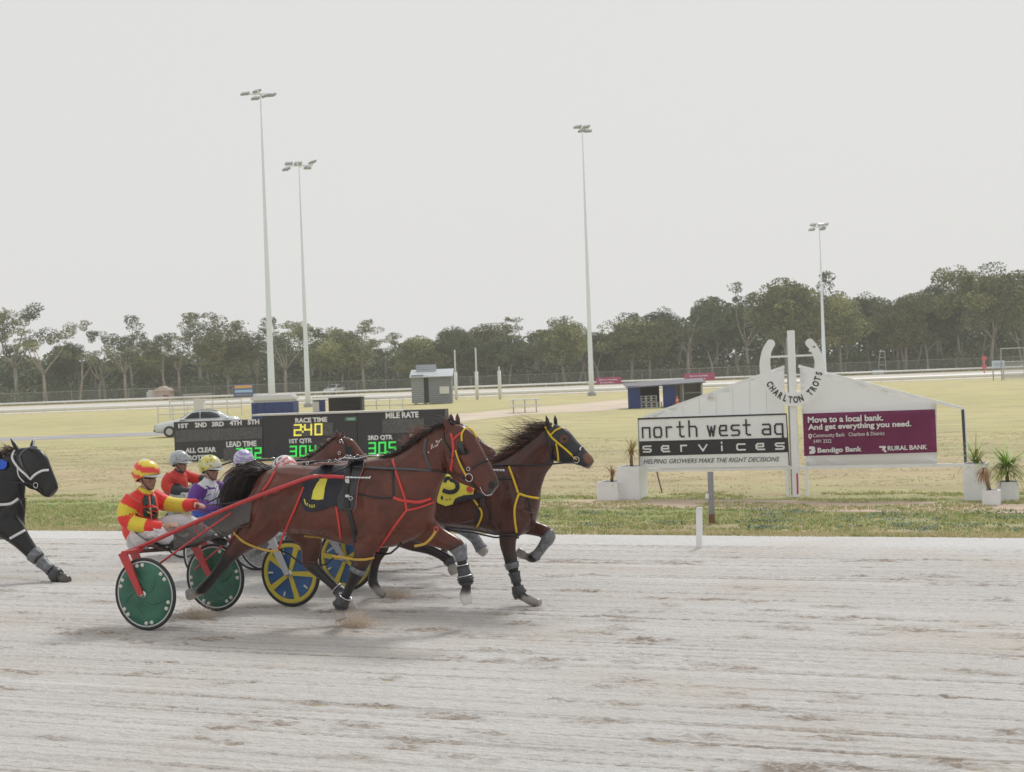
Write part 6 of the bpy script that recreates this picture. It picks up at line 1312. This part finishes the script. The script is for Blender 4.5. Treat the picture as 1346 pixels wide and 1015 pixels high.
# goal posts
for i, (px, yt, yb, lb) in enumerate(((598.5,460,526,'leftmost of three tall white goal posts, right of the grey hut'),(626,457,525.6,'middle of three tall white goal posts'),(656,482,525,'shortest and rightmost of the three white goal posts'))):
    D = H*FPX/(yb-hor(px)); b = lat(px, D); zt = H+(hor(px)-yt)*D/FPX; t = thing('goal_post', lb, 'goal post', b, 'white goal posts on the infield'); bm = NB(); tube(bm, [b, b+Vector((0,0,zt))], [.08, .06], 10); fin('post', bm, mat('post_white', (.60,.61,.60), .5), t, True); bm = NB(); tube(bm, [b+Vector((0,0,.1)), b+Vector((0,0,2.3))], .14, 12); fin('pad', bm, mat('pad_white', (.72,.72,.72), .6), t, True)
# blue open shed
D = 86; t = thing('equipment_shed', 'navy blue open fronted shed left of the gable sign', 'shed', lat(870, D)); fbox('wall', 824, 840.5, 507.5, 540, D, .1, BLU, t, 0); fbox('wall', 870, 886, 504.5, 540, D, .1, BLU, t, 0); fbox('back_wall', 840.7, 869.8, 506, 540, D, .1, DK, t, 0, 2.0); fbox('back_wall', 886.2, 922, 503, 540, D, .1, mat('tin_grey', (.50,.50,.48), .6), t, 0, 1.9); fbox('divider', 896, 897.5, 504, 540, D, 1.8, mat('galv'), t, 0, .05); fbox('end_wall', 920.5, 922.5, 503, 540, D, 2, mat('tin_grey'), t, 0, -.05); fbox('shelf_rail', 898, 920, 516, 516.8, D, .05, mat('galv'), t, None, .1)
a, b, zb, zt = lbox(822, 926, 505, 540, D, 2); bm = NB(); prism(bm, [a-f0*.25+Vector((0,0,zt-.16)), b-f0*.25+Vector((0,0,zt+.0)), b+f0*2.3+Vector((0,0,zt+.18)), a+f0*2.3+Vector((0,0,zt+.05))], (0, 0, .06)); fin('roof', bm, mat('roof_dark', (.10,.10,.12), .5), t)
for i in range(4): 
    for j in range(2 if i < 3 else 1):
        q = lat(845+i*7, D)+f0*.5+Vector((0, 0, .14+.36*j)); t = thing('plastic_crate', '%s white crate in the %s row inside the blue shed' % (('first from left', 'second from left', 'third from left', 'rightmost')[i], ('bottom', 'top')[j]), 'crate', Vector((q.x, q.y, q.z-.12)), 'white crates stacked inside the blue shed')
        R = Matrix((r0, f0, u0)).transposed(); bm = NB()
        for z_ in (-.14, 0, .14): box(bm, q+Vector((0,0,z_)), (.28, .4, .03), R)
        fin('slats', bm, WHC, t); bm = NB()
        for sx in (-1, 1):
            for sy in (-1, 1): box(bm, q+r0*.125*sx+f0*.185*sy, (.03, .03, .33), R)
        fin('corner_posts', bm, WHC, t)
t = thing('traffic_cone', 'orange traffic cone with white band beside the blue shed', 'cone', lat(888.5, 85.6)); p = lat(888.5, 85.6); bm = NB(); cyl(bm, p, p+Vector((0,0,.6)), .15, .03, 12); box(bm, p+Vector((0,0,.02)), (.38,.38,.04)); fin('cone', bm, mat('cone_orange', lin((226,96,60)), .5), t); bm = NB(); cyl(bm, p+Vector((0,0,.28)), p+Vector((0,0,.42)), .09, .07, 12); fin('band', bm, WHC, t)
# banners, boards and marker on the far side
def board(name, label, cat, x0, x1, y0, y1, D, m, extra=None):
    t = thing(name, label, cat, lat((x0+x1)/2, D)); fbox('panel', x0, x1, y0, y1, D, .06, m, t)
    for px in (x0+1.5, x1-1.5): p = lat(px, D)+f0*.1; bm = NB(); a_, b_, zb, zt = lbox(x0, x1, y0, y1, D, 0); cyl(bm, p, p+Vector((0,0,zt)), .05, N=6); fin('post', bm, mat('galv'), t)
    return t
MG = mat('magenta_banner', lin((162,50,96)), .5)
def ftxt(t, body, x0, x1, yb, hp, D, m=None, bold=.02):
    A = lat(x0, D-.08); A.z = H-(yb-hor((x0+x1)/2))*D/FPX; fit_text('lettering', body, A, r0, u0, (lat(x1, D)-lat(x0, D)).length, hp*D/FPX, m or LW, t, bold, 0, .01)
t = board('trackside_banner', 'small magenta banner on the far rail, right of the middle light mast', 'banner', 783, 816, 496, 505, 195.8, MG); ftxt(t, 'Move to a local bank.', 787, 811, 500, 1.8, 195.8); ftxt(t, 'Bendigo Bank', 788, 806, 504.2, 2.2, 195.8)
t = board('trackside_banner', 'small magenta banner on the far rail, above the blue shed', 'banner', 899, 939, 490.5, 500.5, 195.8, MG); ftxt(t, 'Move to a local bank.', 906, 930, 495, 2, 195.8); ftxt(t, 'Bendigo Bank', 907, 927, 499.4, 2.4, 195.8)
t = board('billboard', 'orange and blue striped billboard in front of the trees left of the tallest mast', 'sign', 306.5, 332, 505, 522, 195.8, mat('sign_blue', lin((56,84,130)), .6)); fbox('stripe', 308, 331, 506.5, 510.5, 195.8, .02, mat('sign_orange', lin((206,158,84)), .6), t, None, -.03); fbox('stripe', 308, 331, 512.5, 516, 195.8, .02, mat('sign_pale', lin((150,190,214)), .6), t, None, -.03); fbox('stripe', 309, 330, 518.2, 519.8, 195.8, .02, mat('sign_tan', lin((150,140,120)), .6), t, None, -.03)
t = board('notice_board', 'small pale blue notice board by the wire backstop at the right edge', 'sign', 1303.5, 1320, 474, 484.3, 130, mat('pale_board', (.55,.66,.78), .6)); fbox('writing', 1306, 1317.5, 477.5, 481, 130, .01, mat('faint_print', (.40,.50,.62), .6), t, None, -.012)
t = thing('backstop_fence', 'grey wire mesh backstop frame at the right edge of the photo', 'fence', lat(1335, 128)); D = 128
for px in (1315.5, 1346, 1378, 1410): p = lat(px, D); bm = NB(); cyl(bm, p, p+Vector((0,0,2.6)), .045, N=6); fin('post', bm, mat('galv'), t)
bm = NB()
for z_ in (2.58, 1.5, .3): tube(bm, [lat(1315.5, D, z_), lat(1410, D, z_)], .035, 5)
fin('rail', bm, mat('galv'), t); bm = NB(); bm.faces.new([bm.verts.new(v) for v in (lat(1315.5, D+.05, .05), lat(1410, D+.05, .05), lat(1410, D+.05, 1.5), lat(1315.5, D+.05, 1.5))]); fin('mesh', bm, mat('mesh_pale', (.55,.56,.58), .7, alpha=.4), t)
D = 152; t = thing('furlong_post', 'red and white furlong post on the far rail near the right edge', 'marker post', lat(1293, D)); p = lat(1293, D); bm = NB(); cyl(bm, p, p+Vector((0,0,1.9)), .06, N=8); fin('post', bm, mat('post_red', lin((196,120,114)), .6), t)
for z_, s_ in ((1.75, .42), (.95, .38)): bm = NB(); box(bm, p+Vector((0,0,z_))-f0*.08, (s_, .06, s_), Matrix((r0, f0, u0)).transposed()); fin('marker', bm, mat('marker_bright', lin((196,96,90)), .6), t)
D = 198.5; t = thing('camera_stand', 'thin grey steel camera stand by the far rail right of the horseshoe', 'stand', lat(1158, D)); bm = NB(); a, b = lat(1153, D), lat(1164, D); tube(bm, [a, lat(1157, D, 2.9)], .05, 5); tube(bm, [b, lat(1163, D, 2.9)], .05, 5); 
for z_ in (1.2, 2.1, 2.9): tube(bm, [lat(1155, D, z_), lat(1163.5, D, z_)], .035, 5)
fin('frame', bm, mat('galv'), t); fbox('cabinet', 1147.5, 1161, 486.5, 492, D, .6, mat('pale_board'), t)
# white barriers beside the car and small white stand
def barrier(label, x0, x1, D, z_, n):
    t = thing('barrier', label, 'barrier', lat((x0+x1)/2, D), 'white crowd barriers on the infield'); m = mat('post_white')
    for k in range(2): bm = NB(); tube(bm, [lat(x0, D, z_*(1-.5*k)), lat(x1, D, z_*(1-.5*k))], .035, 6); fin('rail', bm, m, t)
    for i in range(n): px = x0+(x1-x0)*i/(n-1); bm = NB(); cyl(bm, lat(px, D), lat(px, D, z_), .035, N=6); fin('post', bm, m, t)
barrier('white tube barrier left of the white car', 206, 245, 92, 1.0, 3); barrier('white tube barrier above the bonnet of the white car', 222, 316, 103, 1.1, 6); barrier('white tube barrier right of the scoreboard cap', 476, 528, 98, .9, 4)
D = 98; t = thing('white_stand', 'white painted box stand behind the white car', 'stand', lat(259.5, D)); fbox('box', 253.5, 266, 526, 549, D, .6, WHC, t, 0); fbox('ledge', 252.5, 267, 524.6, 526, D, .8, WHC, t)
D = 86; t = thing('picnic_table', 'pale metal table with benches on the grass left of the middle mast', 'table', lat(688, D)); fbox('table_top', 669, 708, 524.6, 526.6, D, .8, mat('pale_metal', (.74,.73,.68), .6), t); 
for y0 in (0, 1.3): fbox('bench', 667, 710, 532.5, 534, D, .3, mat('pale_metal'), t, None, -.6+y0*1.2)
for px in (673, 688, 703): bm = NB(); tube(bm, [lat(px, D), lat(px, D, .72)], .03, 5); tube(bm, [lat(px, D)-f0*.5+Vector((0,0,.4)), lat(px, D)+f0*.9+Vector((0,0,.4))], .025, 5); fin('leg', bm, mat('galv'), t)
# white sedan
def car(label, px_front, D, col, s=1.0, ang=0.0):
    c0 = lat(px_front, D); t = thing('parked_car', label, 'car', c0); ex = (Matrix.Rotation(ang, 3, 'Z') @ r0); ey = Vector((-ex.y, ex.x, 0)); m = mat('car_paint_%d' % int(col[0]*100), col, .25, coat=.6)
    Pc = lambda x, y, z: c0+ex*x*s+ey*(y*s+.1)+Vector((0, 0, z*s))
    prof = [(.0,.35,.62,.60),(.12,.26,.70,.72),(.6,.22,.80,.80),(1.25,.2,.90,.84),(1.6,.2,.95,.84),(2.6,.2,.96,.85),(3.6,.2,.97,.84),(4.2,.24,.98,.80),(4.6,.32,.92,.72),(4.7,.40,.82,.66)]
    bm = NB(); R_ = []
    for (x, z0, z1, hw) in prof: R_.append([bm.verts.new(Pc(x, y*hw, z)) for y, z in ((-.92, z0), (-1, z0+.15), (-1, z0+(z1-z0)*.7), (-.86, z1), (0, z1+.03), (.86, z1), (1, z0+(z1-z0)*.7), (1, z0+.15), (.92, z0))])
    skin(bm, R_); body = fin('body', bm, m, t, True)
    bm = NB(); R_ = []
    for (x, z1, hw) in ((1.45,.95,.74),(2.05,1.36,.60),(2.5,1.43,.58),(3.1,1.42,.58),(3.55,1.32,.58),(4.1,.98,.70)): R_.append([bm.verts.new(Pc(x, y*hw, z)) for y, z in ((-1.18, .93), (-1, z1-.05), (-.8, z1), (.8, z1), (1, z1-.05), (1.18, .93))])
    skin(bm, R_); fin('cabin', bm, m, t, True)
    for sy in (-1, 1):
        bm = NB()
        for q in ([(1.72,.99,.765),(2.10,1.28,.66),(2.52,1.34,.64),(2.52,.99,.76)], [(2.60,.99,.76),(2.60,1.34,.64),(3.12,1.33,.64),(3.50,1.2,.68),(3.66,.99,.75)]): bm.faces.new([bm.verts.new(Pc(x, sy*(y+.012), z)) for x, z, y in q])
        bmesh.ops.solidify(bm, geom=bm.faces[:], thickness=.01); fin('side_windows', bm, mat('car_glass', (.05,.06,.07), .1), t)
    bm = NB(); bm.faces.new([bm.verts.new(Pc(*q)) for q in ((1.42,-.62,1.0),(1.42,.62,1.0),(2.0,.5,1.33),(2.0,-.5,1.33))]); bmesh.ops.solidify(bm, geom=bm.faces[:], thickness=.02); fin('windscreen', bm, mat('car_glass'), t)
    bm = NB(); R_ = [[bm.verts.new(Pc(x, y*.5, z+.012)) for y in (-1.05, 0, 1.05)] for x, z in ((2.1,1.385),(2.5,1.44),(3.1,1.43),(3.5,1.34))]
    for a, b in zip(R_, R_[1:]):
        for i in range(2): bm.faces.new((a[i], a[i+1], b[i+1], b[i]))
    fin('roof', bm, m, t, True)
    for x in (.88, 3.75):
        for y in (-.82, .82):
            c = Pc(x, y, .31); bm = NB(); cyl(bm, c-ey*.1, c+ey*.1, .31*s, N=20); wh = fin('wheel', bm, TYRE, t); bm = NB(); cyl(bm, c-ey*.115, c+ey*.115, .19*s, N=14); fin('hubcap', bm, mat('hub_silver', (.5,.5,.52), .3, .6), wh)
    for y in (-.5, .5): bm = NB(); box(bm, Pc(.10, y, .6), (.12, .3, .12), Matrix((ex, ey, u0)).transposed(), .02); fin('headlight', bm, mat('lamp_glass', (.5,.52,.55), .1), t)
    bm = NB(); box(bm, Pc(.06, 0, .38), (.1, 1.0, .1), Matrix((ex, ey, u0)).transposed()); fin('grille', bm, DK, t); return t
car('white sedan parked on the infield, nose sticking out left of the scoreboard', 201, 68.5, (.62,.66,.68), .78, .10)
car('small white car parked under the trees beyond the far track', 430, 199.5, (.58,.6,.61), .9, 1.25)
# sheds half hidden among the trunks
D = 205; t = thing('distant_shed', 'pale pink roofed shed with a white tank among the trees at left', 'shed', lat(208, D)); fbox('wall', 201, 222, 514, 530, D, 3, mat('pinkish_wall', lin((216,196,184)), .8), t, 0); fbox('tank', 191.5, 201, 513, 530, D-.5, 2, WHC, t, 0, 0, .2); fbox('door', 214, 221, 519, 530, D, .1, mat('dull_red_door', lin((176,90,88)), .7), t, 0, -.08)
a, b, zb, zt = lbox(199.5, 223.5, 514, 530, D, 3); m_ = (a+b)/2; bm = NB(); prism(bm, [a-f0*.3+Vector((0,0,zt)), b-f0*.3+Vector((0,0,zt)), m_-f0*.3+Vector((0,0,zt+.6))], f0*3.4); fin('roof', bm, mat('pink_roof', lin((222,200,186)), .7), t)
t = thing('distant_shed', 'low cream shed among the trees between the pink shed and the billboard', 'shed', lat(262, D)); fbox('wall', 240, 276, 519, 530, D, 3, mat('cream_wall', lin((206,190,172)), .8), t, 0); fbox('roof', 239, 277, 517.6, 519, D, 3.4, mat('tin_grey'), t, None, -.2); fbox('door', 262, 270, 521, 530, D, .1, mat('dull_red_door'), t, 0, -.08)

# ================================================================== haze: the pale air over the infield
bm = NB(); box(bm, Vector((-60, 120, 17.5)), (640, 300, 37)); 
hz = bpy.data.materials.new('haze'); hz.use_nodes = True; n = hz.node_tree; n.nodes.remove(n.nodes['Principled BSDF']); v = n.nodes.new('ShaderNodeVolumePrincipled'); v.inputs['Color'].default_value = (.985,.99,1,1); v.inputs['Density'].default_value = .0005; v.inputs['Anisotropy'].default_value = .2
n.links.new(v.outputs[0], n.nodes['Material Output'].inputs['Volume'])
o = fin('haze', bm, hz); tag(o, 'thin pale haze over the infield and trees', 'haze', kind='stuff')
S.cycles.volume_bounces = 1
